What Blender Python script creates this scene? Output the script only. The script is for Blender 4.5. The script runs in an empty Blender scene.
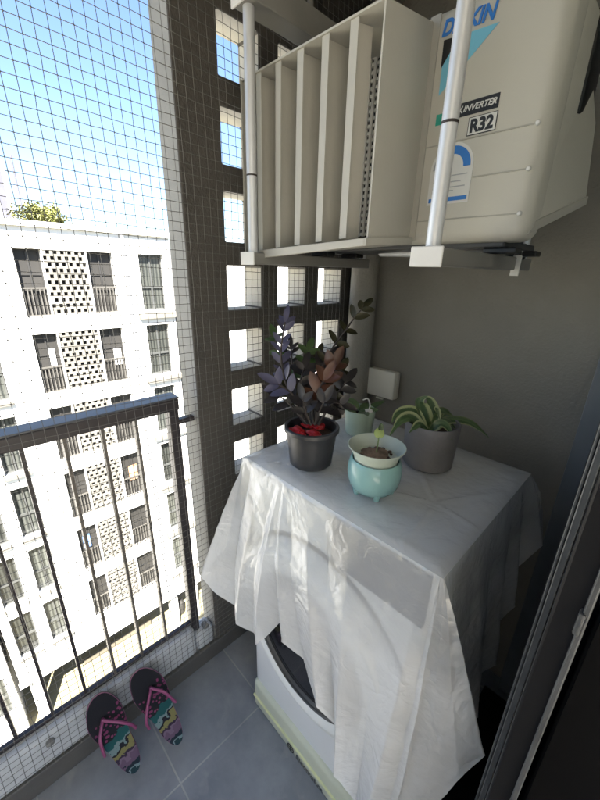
import bpy, bmesh, math, random
from mathutils import Vector, Matrix, noise
random.seed(7)
S = bpy.context.scene
COL = S.collection
PI = math.pi

# ------------------------------------------------------------------ camera
CAM = Vector((1.21353, .04442, 1.6013)); PITCH, ROLL, YAW, FPX = .34568, .02417, -.79574, 360.258
def basis():
    cy, sy, cp, sp = math.cos(YAW), math.sin(YAW), math.cos(PITCH), math.sin(PITCH)
    f = Vector((sy*cp, cy*cp, -sp)); r = Vector((cy, -sy, 0)); u = r.cross(f)
    c, s = math.cos(ROLL), math.sin(ROLL)
    return c*r+s*u, -s*r+c*u, f
CR, CU, CF = basis()
cd = bpy.data.cameras.new('camera'); cam = bpy.data.objects.new('camera', cd); COL.objects.link(cam)
cam.matrix_world = Matrix(((CR.x, CU.x, -CF.x, CAM.x), (CR.y, CU.y, -CF.y, CAM.y), (CR.z, CU.z, -CF.z, CAM.z), (0, 0, 0, 1)))
cd.sensor_fit = 'HORIZONTAL'; cd.sensor_width = 36; cd.lens = 36*FPX/600
cd.clip_start = .02; cd.clip_end = 2000
S.camera = cam
def at(px, py, ax, v):
    """where the sight line of a photo pixel meets the plane axis=v (surveying aid)"""
    d = CF + CR*((px-300)/FPX) - CU*((py-400)/FPX)
    return CAM + d*((v-CAM[ax])/d[ax])

# ------------------------------------------------------------------ materials
def nt(name):
    m = bpy.data.materials.new(name); m.use_nodes = True
    n = m.node_tree; return m, n, n.nodes['Principled BSDF']
def setp(b, **k):
    for a, v in k.items(): b.inputs[a].default_value = v
def mat(name, col, rough=.6, var=.12, scale=6., bump=0., bscale=60., metal=0., spec=.5, sub=0., trans=0., detail=6, stain=None):
    m, n, b = nt(name); L = n.links
    tc = n.nodes.new('ShaderNodeTexCoord')
    nz = n.nodes.new('ShaderNodeTexNoise'); nz.inputs['Scale'].default_value = scale; nz.inputs['Detail'].default_value = detail
    L.new(tc.outputs['Object'], nz.inputs['Vector'])
    rp = n.nodes.new('ShaderNodeValToRGB')
    rp.color_ramp.elements[0].position = .3; rp.color_ramp.elements[1].position = .72
    rp.color_ramp.elements[0].color = (*[c*(1-var) for c in col], 1); rp.color_ramp.elements[1].color = (*[min(1, c*(1+var)) for c in col], 1)
    L.new(nz.outputs['Fac'], rp.inputs['Fac'])
    out = rp.outputs['Color']
    if stain:
        n2 = n.nodes.new('ShaderNodeTexNoise'); n2.inputs['Scale'].default_value = stain[1]; n2.inputs['Detail'].default_value = 8
        L.new(tc.outputs['Object'], n2.inputs['Vector'])
        r2 = n.nodes.new('ShaderNodeValToRGB'); r2.color_ramp.elements[0].position = stain[2]; r2.color_ramp.elements[1].position = stain[2]+.12
        L.new(n2.outputs['Fac'], r2.inputs['Fac'])
        mx = n.nodes.new('ShaderNodeMixRGB'); mx.inputs['Color2'].default_value = (*stain[0], 1)
        ml = n.nodes.new('ShaderNodeMath'); ml.operation = 'MULTIPLY'; ml.inputs[1].default_value = stain[3]
        L.new(r2.outputs['Color'], ml.inputs[0]); L.new(ml.outputs[0], mx.inputs['Fac']); L.new(out, mx.inputs['Color1']); out = mx.outputs['Color']
    L.new(out, b.inputs['Base Color'])
    setp(b, Roughness=rough, Metallic=metal); b.inputs['Specular IOR Level'].default_value = spec
    if sub: b.inputs['Subsurface Weight'].default_value = sub; b.inputs['Subsurface Radius'].default_value = (.01, .01, .006)
    if bump:
        n3 = n.nodes.new('ShaderNodeTexNoise'); n3.inputs['Scale'].default_value = bscale; n3.inputs['Detail'].default_value = 5
        L.new(tc.outputs['Object'], n3.inputs['Vector'])
        bp = n.nodes.new('ShaderNodeBump'); bp.inputs['Strength'].default_value = bump; bp.inputs['Distance'].default_value = .004
        L.new(n3.outputs['Fac'], bp.inputs['Height']); L.new(bp.outputs['Normal'], b.inputs['Normal'])
    return m

M = {}
M['wall'] = mat('grey wall paint', (.262, .246, .212), .62, .16, 2.6, .7, 110, stain=((.305, .288, .252), 2.4, .56, .5))
M['screen'] = mat('shaded grey paint', (.08, .072, .062), .7, .12, 4, .6, 120)  # end wall's grey darkened; shade of the inward face is in the colour
M['jamb'] = mat('weathered pale concrete paint', (.25, .247, .235), .8, .12, 5, .5, 90, stain=((.18, .172, .16), 7, .6, .5))
M['reveal'] = mat('daylit hole sides', (.50, .48, .43), .8, .1, 9, .4, 90)  # lightened to paint the daylight on the hole sides
M['kerb'] = mat('pale kerb paint', (.56, .57, .57), .6, .10, 9, .3, 90, stain=((.30, .29, .27), 11, .6, .5))
M['kerbband'] = mat('dark skirting', (.085, .08, .072), .55, .2, 8, .2, 80)
M['ceil'] = mat('dark ceiling paint', (.075, .072, .066), .8, .12, 3, .3, 90)
M['ac'] = mat('cream steel', (.585, .565, .495), .42, .035, 3, .06, 220, stain=((.47, .44, .36), 5, .64, .35))
M['hood'] = mat('cream grey plastic', (.45, .435, .385), .5, .05, 5, .08, 160, stain=((.44, .42, .36), 9, .62, .45))
M['grille'] = mat('white grille', (.72, .71, .66), .5, .05)
M['black'] = mat('black plastic', (.012, .012, .013), .4, .2)
M['post'] = mat('galvanised post', (.66, .67, .68), .38, .08, 14, .05, 200, metal=.35)
M['arm'] = mat('painted arm', (.22, .213, .195), .5, .12, 8, .1, 150)
M['plate'] = mat('white end plate', (.72, .71, .68), .5, .08, 12, .1)
M['rail'] = mat('dark brown powder coat', (.035, .027, .028), .4, .2, 8)
M['railtop'] = mat('blue grey rail cap', (.085, .089, .095), .4, .15, 8)
M['tan'] = mat('daylit baluster brown', (.13, .11, .09), .45, .15, 8)  # rail brown lightened; daylight on the bar sides is in the colour
M['net'] = mat('pale nylon', (.13, .125, .115), .6, .1)
M['socket'] = mat('white socket plastic', (.68, .67, .60), .4, .05)
M['washer'] = mat('white enamel', (.78, .80, .82), .32, .03, 3)
M['ring'] = mat('white door plastic', (.74, .77, .79), .28, .03, 3)
M['base'] = mat('yellowed plinth plastic', (.62, .66, .53), .4, .08, 5)
M['lip'] = mat('yellow lip', (.72, .76, .46), .4, .06, 5)
M['panel'] = mat('control panel', (.03, .036, .05), .35, .1)
M['gasket'] = mat('dark grey gasket', (.05, .052, .055), .4, .2)
M['doorglass'] = mat('smoked door glass', (.014, .014, .017), .06, .1)
M['potblack'] = mat('charcoal plastic pot', (.035, .035, .038), .38, .2, 12, .05, 120)
M['potgrey'] = mat('grey cement pot', (.17, .165, .17), .75, .12, 14, .4, 120)
M['turq'] = mat('turquoise glaze', (.25, .44, .435), .16, .06, 9)
M['palegreen'] = mat('pale green plastic', (.50, .56, .48), .4, .07, 9)
M['cupgreen'] = mat('mint cup', (.42, .53, .44), .45, .07, 9)
M['soil'] = mat('soil', (.055, .035, .024), .95, .5, 60, 1., 160)
M['coir'] = mat('coir mound', (.24, .17, .12), .95, .4, 60, 1., 160)
M['red'] = mat('red paper', (.50, .015, .02), .4, .4, 30, .4, 60)
M['lpurple'] = mat('purple black leaf', (.022, .019, .020), .33, .5, 14)
M['lviolet'] = mat('violet sheen leaf', (.07, .068, .12), .36, .3, 20)
M['lbrown'] = mat('copper leaf', (.085, .035, .02), .3, .62, 14)
M['lgreen'] = mat('dark green leaf', (.045, .085, .022), .35, .3, 20)
M['lolive'] = mat('olive leaf', (.038, .036, .017), .27, .3, 20)
M['lbright'] = mat('young leaf', (.36, .46, .15), .4, .2, 20)
M['lmid'] = mat('soft green leaf', (.11, .17, .075), .4, .3, 20)
M['stem'] = mat('dark stem', (.035, .026, .022), .5, .3, 30)
M['stemg'] = mat('green stem', (.18, .26, .09), .5, .2, 30)
M['white'] = mat('white tag', (.75, .75, .72), .5, .04)
M['blue'] = mat('print blue', (.03, .20, .62), .45, .05)
M['cyan'] = mat('print light blue', (.20, .56, .74), .45, .05)
M['ink'] = mat('print black', (.015, .015, .016), .45, .1)
M['teal'] = mat('print teal', (.04, .40, .30), .45, .05)
M['inkgrey'] = mat('print grey', (.40, .42, .44), .5, .05)
M['inkdark'] = mat('print dark grey', (.12, .125, .13), .5, .05)
M['pink'] = mat('pink rubber', (.24, .055, .14), .45, .12)
M['sole'] = mat('black sole rubber', (.014, .012, .016), .7, .3, 40, .3, 200)
M['facade'] = mat('white facade paint', (.70, .69, .665), .8, .05, .4, .1, 6, stain=((.64, .62, .58), .35, .62, .35))
M['lattice'] = mat('beige lattice paint', (.15, .142, .125), .8, .15, 1.2)
M['facade2'] = mat('grey facade recess', (.30, .30, .31), .8, .1, .5)
M['deck'] = mat('tan void deck wall', (.11, .095, .07), .8, .12, .5)
M['wframe'] = mat('window frame grey', (.06, .062, .06), .5, .1, 2)
M['dark'] = mat('dark interior', (.022, .0205, .0185), .7, .3, .8)
M['dframe2'] = mat('dark window frame', (.022, .021, .02), .6, .1, 2)
M['raingrey'] = mat('rain pipe grey', (.2, .205, .22), .6, .1, 2)
M['bars'] = mat('grille bars', (.085, .08, .072), .6, .1)
M['slab'] = mat('concrete slab', (.4, .39, .37), .85, .1, 1)
M['room'] = mat('room wall', (.80, .78, .74), .8, .05, 1)
M['roomfloor'] = mat('cream room tiles', (.66, .62, .55), .3, .08, 2)
M['roomshade'] = mat('painted room shade', (.005, .005, .0055), .7, .2, 2, spec=.06)  # near black; the room's darkness is put into the colour
M['alu'] = mat('anodised aluminium', (.10, .104, .106), .4, .2, 20, .05, 200, metal=.5)
M['doorgrey'] = mat('grey door frame', (.16, .175, .19), .4, .12, 6)
M['dframe'] = mat('dark door frame', (.007, .007, .008), .4, .2, 6, spec=.22)
M['bark'] = mat('bark', (.12, .09, .06), .9, .3, 3)
M['crown'] = mat('crown leaf', (.13, .135, .035), .6, .5, .7)
M['tower'] = mat('tower grey', (.42, .42, .46), .7, .1, .2)
M['towerdark'] = mat('tower window', (.10, .10, .13), .5, .2, .3)
M['cloth1'] = mat('blue laundry', (.12, .22, .45), .8, .2, 3)
M['cloth2'] = mat('orange laundry', (.42, .22, .12), .8, .2, 3)

def curtain_mat():
    m, n, b = nt('window with curtains'); L = n.links
    tc = n.nodes.new('ShaderNodeTexCoord'); mp = n.nodes.new('ShaderNodeMapping')
    L.new(tc.outputs['Object'], mp.inputs['Vector'])
    oi = n.nodes.new('ShaderNodeObjectInfo'); cm = n.nodes.new('ShaderNodeCombineXYZ'); ml = n.nodes.new('ShaderNodeMath'); ml.operation = 'MULTIPLY'; ml.inputs[1].default_value = 37; L.new(oi.outputs['Random'], ml.inputs[0]); L.new(ml.outputs[0], cm.inputs['Y']); L.new(cm.outputs[0], mp.inputs['Location'])
    w = n.nodes.new('ShaderNodeTexWave'); w.wave_type = 'BANDS'; w.bands_direction = 'Y'; w.inputs['Scale'].default_value = 2.2; w.inputs['Distortion'].default_value = 1.6
    w.inputs['Detail'].default_value = 2
    L.new(mp.outputs['Vector'], w.inputs['Vector'])
    r = n.nodes.new('ShaderNodeValToRGB'); r.color_ramp.elements[0].color = (.018, .020, .019, 1); r.color_ramp.elements[1].color = (.058, .061, .055, 1)
    L.new(w.outputs['Fac'], r.inputs['Fac']); hv = n.nodes.new('ShaderNodeHueSaturation'); L.new(r.outputs['Color'], hv.inputs['Color'])
    vr = n.nodes.new('ShaderNodeMapRange'); vr.inputs['To Min'].default_value = .45; vr.inputs['To Max'].default_value = 1.7; L.new(oi.outputs['Random'], vr.inputs['Value']); L.new(vr.outputs['Result'], hv.inputs['Value'])
    L.new(hv.outputs['Color'], b.inputs['Base Color']); setp(b, Roughness=.25)
    return m
M['curtain'] = curtain_mat()

def floor_mat():
    m, n, b = nt('grey floor tiles'); L = n.links
    tc = n.nodes.new('ShaderNodeTexCoord'); mp = n.nodes.new('ShaderNodeMapping'); mp.inputs['Location'].default_value = (-.47+.694, -.265+.347*3, 0)
    L.new(tc.outputs['Object'], mp.inputs['Vector'])
    br = n.nodes.new('ShaderNodeTexBrick'); br.offset = 0; br.inputs['Scale'].default_value = 1
    br.inputs['Brick Width'].default_value = .694; br.inputs['Row Height'].default_value = .347; br.inputs['Mortar Size'].default_value = .0028; br.inputs['Mortar Smooth'].default_value = .2
    br.inputs['Color1'].default_value = (.25, .278, .322, 1); br.inputs['Color2'].default_value = (.265, .292, .336, 1); br.inputs['Mortar'].default_value = (.36, .38, .40, 1)
    L.new(mp.outputs['Vector'], br.inputs['Vector'])
    nz = n.nodes.new('ShaderNodeTexNoise'); nz.inputs['Scale'].default_value = 5; nz.inputs['Detail'].default_value = 9; nz.inputs['Roughness'].default_value = .65
    L.new(tc.outputs['Object'], nz.inputs['Vector'])
    r = n.nodes.new('ShaderNodeValToRGB'); r.color_ramp.elements[0].position = .35; r.color_ramp.elements[0].color = (.78, .78, .79, 1); r.color_ramp.elements[1].position = .7; r.color_ramp.elements[1].color = (1.22, 1.2, 1.16, 1)
    L.new(nz.outputs['Fac'], r.inputs['Fac'])
    mx = n.nodes.new('ShaderNodeMixRGB'); mx.blend_type = 'MULTIPLY'; mx.inputs['Fac'].default_value = 1
    L.new(br.outputs['Color'], mx.inputs['Color1']); L.new(r.outputs['Color'], mx.inputs['Color2']); n5 = n.nodes.new('ShaderNodeTexNoise'); n5.inputs['Scale'].default_value = 9; n5.inputs['Detail'].default_value = 10; n5.inputs['Distortion'].default_value = 1.2; L.new(tc.outputs['Object'], n5.inputs['Vector'])
    r5 = n.nodes.new('ShaderNodeValToRGB'); r5.color_ramp.elements[0].position = .56; r5.color_ramp.elements[0].color = (0, 0, 0, 1); r5.color_ramp.elements[1].position = .74; r5.color_ramp.elements[1].color = (.55, .55, .55, 1); L.new(n5.outputs['Fac'], r5.inputs['Fac'])
    m5 = n.nodes.new('ShaderNodeMixRGB'); m5.inputs['Color2'].default_value = (.36, .37, .385, 1); L.new(r5.outputs['Color'], m5.inputs['Fac']); L.new(mx.outputs['Color'], m5.inputs['Color1'])
    L.new(m5.outputs['Color'], b.inputs['Base Color'])
    r2 = n.nodes.new('ShaderNodeMapRange'); r2.inputs['To Min'].default_value = .34; r2.inputs['To Max'].default_value = .58
    L.new(nz.outputs['Fac'], r2.inputs['Value']); L.new(r2.outputs['Result'], b.inputs['Roughness'])
    bp = n.nodes.new('ShaderNodeBump'); bp.inputs['Strength'].default_value = .5; bp.inputs['Distance'].default_value = .002; bp.invert = True
    L.new(br.outputs['Fac'], bp.inputs['Height']); L.new(bp.outputs['Normal'], b.inputs['Normal'])
    return m
M['floor'] = floor_mat()

def plastic_mat():
    m, n, b = nt('thin milky plastic sheet'); L = n.links
    n.nodes.remove(b); out = n.nodes['Material Output']
    tc = n.nodes.new('ShaderNodeTexCoord')
    # crinkles: ridged noise at two sizes
    def ridge(sc, dist):
        a = n.nodes.new('ShaderNodeTexNoise'); a.inputs['Scale'].default_value = sc; a.inputs['Detail'].default_value = 4; a.inputs['Distortion'].default_value = dist
        L.new(tc.outputs['Object'], a.inputs['Vector'])
        s = n.nodes.new('ShaderNodeMath'); s.operation = 'SUBTRACT'; s.inputs[1].default_value = .5; L.new(a.outputs['Fac'], s.inputs[0])
        ab = n.nodes.new('ShaderNodeMath'); ab.operation = 'ABSOLUTE'; L.new(s.outputs[0], ab.inputs[0])
        return ab.outputs[0]
    v = n.nodes.new('ShaderNodeTexVoronoi'); v.feature = 'DISTANCE_TO_EDGE'; v.inputs['Scale'].default_value = 16
    nz = n.nodes.new('ShaderNodeTexNoise'); nz.inputs['Scale'].default_value = 9; L.new(tc.outputs['Object'], nz.inputs['Vector'])
    va = n.nodes.new('ShaderNodeVectorMath'); va.operation = 'MULTIPLY_ADD'; va.inputs[1].default_value = (.12, .12, .12)
    L.new(nz.outputs['Color'], va.inputs[0]); L.new(tc.outputs['Object'], va.inputs[2]); L.new(va.outputs[0], v.inputs['Vector'])
    a1 = ridge(13, .6); a2 = ridge(38, 1.2)
    m1 = n.nodes.new('ShaderNodeMath'); m1.operation = 'MULTIPLY_ADD'; m1.inputs[1].default_value = .12; L.new(a2, m1.inputs[0]); L.new(a1, m1.inputs[2])
    m2 = n.nodes.new('ShaderNodeMath'); m2.operation = 'MULTIPLY_ADD'; m2.inputs[1].default_value = .22; L.new(v.outputs['Distance'], m2.inputs[0]); L.new(m1.outputs[0], m2.inputs[2])
    bp = n.nodes.new('ShaderNodeBump'); bp.inputs['Strength'].default_value = .66; bp.inputs['Distance'].default_value = .014
    L.new(m2.outputs[0], bp.inputs['Height'])
    d = n.nodes.new('ShaderNodeBsdfDiffuse'); d.inputs['Color'].default_value = (.90, .92, .945, 1)  # slight blue paints the sky's reflection into the diffuse
    t = n.nodes.new('ShaderNodeBsdfTranslucent'); t.inputs['Color'].default_value = (.90, .90, .87, 1)
    g = n.nodes.new('ShaderNodeBsdfGlossy'); g.inputs['Roughness'].default_value = .25; g.inputs['Color'].default_value = (.9, .9, .9, 1)
    tr = n.nodes.new('ShaderNodeBsdfTransparent'); tr.inputs['Color'].default_value = (.95, .96, .96, 1)
    for s in (d, g): L.new(bp.outputs['Normal'], s.inputs['Normal'])
    x1 = n.nodes.new('ShaderNodeMixShader'); x1.inputs[0].default_value = .30; L.new(d.outputs[0], x1.inputs[1]); L.new(t.outputs[0], x1.inputs[2])
    x2 = n.nodes.new('ShaderNodeMixShader'); sz = n.nodes.new('ShaderNodeSeparateXYZ'); L.new(tc.outputs['Object'], sz.inputs[0])
    zz = n.nodes.new('ShaderNodeMath'); zz.operation = 'MULTIPLY_ADD'; zz.inputs[1].default_value = .10; L.new(nz.outputs['Fac'], zz.inputs[0]); L.new(sz.outputs['Z'], zz.inputs[2])
    mr = n.nodes.new('ShaderNodeMapRange'); mr.inputs['From Min'].default_value = .86; mr.inputs['From Max'].default_value = 1.0; mr.inputs['To Min'].default_value = .19; mr.inputs['To Max'].default_value = .57
    L.new(zz.outputs[0], mr.inputs['Value']); L.new(mr.outputs['Result'], x2.inputs[0]); L.new(x1.outputs[0], x2.inputs[1]); L.new(tr.outputs[0], x2.inputs[2])
    fr = n.nodes.new('ShaderNodeLayerWeight'); L.new(bp.outputs['Normal'], fr.inputs['Normal'])
    f2 = n.nodes.new('ShaderNodeMath'); f2.operation = 'POWER'; f2.inputs[1].default_value = 3.5; L.new(fr.outputs['Facing'], f2.inputs[0])
    f3 = n.nodes.new('ShaderNodeMath'); f3.operation = 'MULTIPLY_ADD'; f3.inputs[1].default_value = .34; f3.inputs[2].default_value = .13; L.new(f2.outputs[0], f3.inputs[0])
    x3 = n.nodes.new('ShaderNodeMixShader'); L.new(f3.outputs[0], x3.inputs[0]); L.new(x2.outputs[0], x3.inputs[1]); L.new(g.outputs[0], x3.inputs[2])
    L.new(x3.outputs[0], out.inputs['Surface'])
    return m
M['plastic'] = plastic_mat()

def print_mat():
    """flip-flop footbed: black toe, then bright printed patches towards the heel (local +X runs heel to toe)"""
    m, n, b = nt('printed footbed'); L = n.links
    tc = n.nodes.new('ShaderNodeTexCoord')
    nz = n.nodes.new('ShaderNodeTexNoise'); nz.inputs['Scale'].default_value = 34; nz.inputs['Detail'].default_value = 5; L.new(tc.outputs['Object'], nz.inputs['Vector'])
    sx = n.nodes.new('ShaderNodeSeparateXYZ'); L.new(tc.outputs['Object'], sx.inputs[0])
    a = n.nodes.new('ShaderNodeMath'); a.operation = 'MULTIPLY_ADD'; a.inputs[1].default_value = 3.45; a.inputs[2].default_value = -.12; L.new(sx.outputs['X'], a.inputs[0])
    k = n.nodes.new('ShaderNodeMath'); k.operation = 'MULTIPLY_ADD'; k.inputs[1].default_value = .9; L.new(sx.outputs['Y'], k.inputs[0]); L.new(a.outputs[0], k.inputs[2])
    c = n.nodes.new('ShaderNodeMath'); c.operation = 'MULTIPLY_ADD'; c.inputs[1].default_value = .26; L.new(nz.outputs['Fac'], c.inputs[0]); L.new(k.outputs[0], c.inputs[2])
    r = n.nodes.new('ShaderNodeValToRGB'); e = r.color_ramp; e.interpolation = 'CONSTANT'
    stops = [(0, (.012, .035, .045)), (.06, (.14, .20, .22)), (.09, (.012, .02, .03)), (.15, (.10, .065, .11)), (.22, (.14, .10, .15)), (.25, (.03, .02, .04)), (.28, (.17, .16, .065)), (.35, (.012, .012, .018)), (.38, (.13, .19, .20)), (.41, (.012, .07, .075)), (.49, (.012, .012, .016))]
    while len(e.elements) < len(stops): e.elements.new(.5)
    for el, (p, co) in zip(e.elements, stops): el.position = p; el.color = (*co, 1)
    L.new(c.outputs[0], r.inputs['Fac'])
    v = n.nodes.new('ShaderNodeTexVoronoi'); v.inputs['Scale'].default_value = 85; L.new(tc.outputs['Object'], v.inputs['Vector'])
    vr = n.nodes.new('ShaderNodeMath'); vr.operation = 'LESS_THAN'; vr.inputs[1].default_value = .36; L.new(v.outputs['Distance'], vr.inputs[0])
    g1 = n.nodes.new('ShaderNodeMath'); g1.operation = 'GREATER_THAN'; g1.inputs[1].default_value = .49; L.new(c.outputs[0], g1.inputs[0])
    g2 = n.nodes.new('ShaderNodeMath'); g2.operation = 'LESS_THAN'; g2.inputs[1].default_value = .74; L.new(c.outputs[0], g2.inputs[0])
    p1 = n.nodes.new('ShaderNodeMath'); p1.operation = 'MULTIPLY'; L.new(g1.outputs[0], p1.inputs[0]); L.new(g2.outputs[0], p1.inputs[1])
    p2 = n.nodes.new('ShaderNodeMath'); p2.operation = 'MULTIPLY'; L.new(p1.outputs[0], p2.inputs[0]); L.new(vr.outputs[0], p2.inputs[1])
    mx = n.nodes.new('ShaderNodeMixRGB'); mx.inputs['Color2'].default_value = (.17, .035, .10, 1)
    L.new(p2.outputs[0], mx.inputs['Fac']); L.new(r.outputs['Color'], mx.inputs['Color1']); L.new(mx.outputs['Color'], b.inputs['Base Color'])
    setp(b, Roughness=.75); b.inputs['Specular IOR Level'].default_value = .2
    return m
def pane_mat():
    m, n, b = nt('dimming door pane'); n.nodes.remove(b); L = n.links
    t = n.nodes.new('ShaderNodeBsdfTransparent'); t.inputs['Color'].default_value = (.52, .54, .54, 1); g = n.nodes.new('ShaderNodeBsdfGlossy'); g.inputs['Roughness'].default_value = .03  # tint added to dim room light reaching the air conditioner
    f = n.nodes.new('ShaderNodeLayerWeight'); f.inputs['Blend'].default_value = .25; p = n.nodes.new('ShaderNodeMath'); p.operation = 'MULTIPLY'; p.inputs[1].default_value = .6; L.new(f.outputs['Fresnel'], p.inputs[0])
    x = n.nodes.new('ShaderNodeMixShader'); L.new(p.outputs[0], x.inputs[0]); L.new(t.outputs[0], x.inputs[1]); L.new(g.outputs[0], x.inputs[2])
    L.new(x.outputs[0], n.nodes['Material Output'].inputs['Surface']); return m
M['pane'] = pane_mat()
M['print'] = print_mat()

def strap_leaf_mat():
    m, n, b = nt('variegated strap leaf'); L = n.links
    uv = n.nodes.new('ShaderNodeUVMap'); sx = n.nodes.new('ShaderNodeSeparateXYZ'); L.new(uv.outputs[0], sx.inputs[0])
    nz = n.nodes.new('ShaderNodeTexNoise'); nz.inputs['Scale'].default_value = 30
    a = n.nodes.new('ShaderNodeMath'); a.operation = 'MULTIPLY_ADD'; a.inputs[1].default_value = .2; L.new(nz.outputs['Fac'], a.inputs[0]); L.new(sx.outputs['X'], a.inputs[2])
    r = n.nodes.new('ShaderNodeValToRGB'); e = r.color_ramp
    e.elements[0].position = .18; e.elements[0].color = (.105, .14, .06, 1); e.elements[1].position = .27; e.elements[1].color = (.05, .095, .035, 1)
    for p, co in ((.52, (.085, .14, .055)), (.60, (.05, .095, .035)), (.83, (.05, .095, .035)), (.92, (.30, .34, .17))):
        q = e.elements.new(p); q.color = (*co, 1)
    L.new(a.outputs[0], r.inputs['Fac']); L.new(r.outputs['Color'], b.inputs['Base Color']); setp(b, Roughness=.38)
    return m
M['strapleaf'] = strap_leaf_mat()

# ------------------------------------------------------------------ mesh helpers
class MB:
    def __init__(s): s.bm = bmesh.new(); s.uv = None
    def box(s, lo, hi, bev=0., seg=2):
        lo, hi = Vector(lo), Vector(hi)
        r = bmesh.ops.create_cube(s.bm, size=1, matrix=Matrix.Translation((lo+hi)/2) @ Matrix.Diagonal((*(hi-lo), 1)))
        if bev:
            es = set(e for v in r['verts'] for e in v.link_edges)
            bmesh.ops.bevel(s.bm, geom=list(es), offset=bev, segments=seg, affect='EDGES', profile=.5)
        return s
    def quad(s, *ps):
        s.bm.faces.new([s.bm.verts.new(p) for p in ps]); return s
    def prism(s, poly, d, bev=0.):
        """poly: 3-D outline, extruded by vector d"""
        a = [s.bm.verts.new(p) for p in poly]; b = [s.bm.verts.new(Vector(p)+Vector(d)) for p in poly]
        fs = [s.bm.faces.new(a[::-1]), s.bm.faces.new(b)]
        n = len(a)
        for i in range(n): fs.append(s.bm.faces.new((a[i], a[(i+1) % n], b[(i+1) % n], b[i])))
        if bev:
            es = set(e for f in fs[:2] for e in f.edges)
            bmesh.ops.bevel(s.bm, geom=list(es), offset=bev, segments=3, affect='EDGES', profile=.5)
        return s
    def tube(s, pts, r, n=8, cap=True):
        pts = [Vector(p) for p in pts]; rs = r if isinstance(r, (list, tuple)) else [r]*len(pts)
        rings = []; prev = None
        for i, p in enumerate(pts):
            t = (pts[min(i+1, len(pts)-1)]-pts[max(i-1, 0)]).normalized()
            a = prev if prev is not None else (Vector((0, 0, 1)) if abs(t.z) < .9 else Vector((1, 0, 0)))
            x = (a-t*a.dot(t)).normalized(); prev = x; y = t.cross(x)
            rings.append([s.bm.verts.new(p+(x*math.cos(2*PI*k/n)+y*math.sin(2*PI*k/n))*rs[i]) for k in range(n)])
        for a, b in zip(rings, rings[1:]):
            for k in range(n): s.bm.faces.new((a[k], a[(k+1) % n], b[(k+1) % n], b[k]))
        if cap: s.bm.faces.new(rings[0][::-1]); s.bm.faces.new(rings[-1])
        return s
    def lathe(s, prof, n=48, axis='z', c=(0, 0, 0), wob=0., cap=True):
        c = Vector(c); rings = []
        for j, (r, h) in enumerate(prof):
            ring = []
            for k in range(n):
                a = 2*PI*k/n
                rr = r*(1+wob*math.sin(3*a+j*.2))
                p = Vector((rr*math.cos(a), rr*math.sin(a), h)) if axis == 'z' else Vector((rr*math.cos(a), h, rr*math.sin(a)))
                ring.append(s.bm.verts.new(c+p))
            rings.append(ring)
        for a, b in zip(rings, rings[1:]):
            for k in range(n): s.bm.faces.new((a[k], a[(k+1) % n], b[(k+1) % n], b[k]))
        for ring, pr in ((rings[0], prof[0]), (rings[-1], prof[-1])):
            if cap and pr[0] > 1e-5: s.bm.faces.new(ring)
        return s
    def ball(s, c, r, sub=2, sq=(1, 1, 1), jit=0.):
        v = bmesh.ops.create_icosphere(s.bm, subdivisions=sub, radius=1)['verts']
        for q in v:
            k = 1+jit*noise.noise(q.co*2.3+Vector(c)*9)
            q.co = Vector(c)+Vector((q.co.x*r*sq[0]*k, q.co.y*r*sq[1]*k, q.co.z*r*sq[2]*k))
        return s
    def leaf(s, base, d, up, L, W, curl=.25, fold=.25, n=7):
        d = Vector(d).normalized(); side = d.cross(Vector(up)).normalized(); nrm = side.cross(d)
        rows = []
        for i in range(n+1):
            t = i/n; w = W*.5*(math.sin(PI*min(1, t*.97+.03))**.62)*(1-.12*t)
            c = Vector(base)+d*L*t-nrm*curl*L*t*t
            rows.append([s.bm.verts.new(c-side*w+nrm*w*fold), s.bm.verts.new(c), s.bm.verts.new(c+side*w+nrm*w*fold)])
        for a, b in zip(rows, rows[1:]):
            for k in range(2): s.bm.faces.new((a[k], a[k+1], b[k+1], b[k]))
        return s
    def strap(s, pts, W, up, fold=.35):
        """long ribbon leaf along a curve, u across the leaf"""
        uvl = s.bm.loops.layers.uv.verify(); pts = catmull(pts, 7); n = len(pts); rows = []
        for i, p in enumerate(pts):
            t = (pts[min(i+1, n-1)]-pts[max(i-1, 0)]).normalized(); sd = t.cross(Vector(up)).normalized(); nr = sd.cross(t)
            q = i/(n-1); w = W*.5*(.45+.55*math.sin(PI*min(1, q*1.1+.12)))*(1 if q < .7 else max(.03, (1-q)/.3)**.8)
            rows.append([s.bm.verts.new(p+sd*w*k+nr*w*fold*abs(k)) for k in (-1, -.5, 0, .5, 1)])
        for a, b in zip(rows, rows[1:]):
            for k in range(4):
                f = s.bm.faces.new((a[k], a[k+1], b[k+1], b[k]))
                for l, u in zip(f.loops, (k/4, (k+1)/4, (k+1)/4, k/4)): l[uvl].uv = (u, 0)
        return s
    def build(s, name, m, parent=None, smooth=False, ang=40):
        bmesh.ops.recalc_face_normals(s.bm, faces=s.bm.faces)
        me = bpy.data.meshes.new(name)
        if smooth:
            for f in s.bm.faces: f.smooth = True
            for e in s.bm.edges:
                if len(e.link_faces) == 2 and e.calc_face_angle(0) > math.radians(ang): e.smooth = False
        s.bm.to_mesh(me); s.bm.free()
        me.materials.append(m if not isinstance(m, str) else M[m])
        o = bpy.data.objects.new(name, me); COL.objects.link(o)
        if parent: o.parent = parent; o.matrix_parent_inverse = parent_inv(parent)
        return o
def parent_inv(p):
    bpy.context.view_layer.update()
    return p.matrix_world.inverted()
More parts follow.
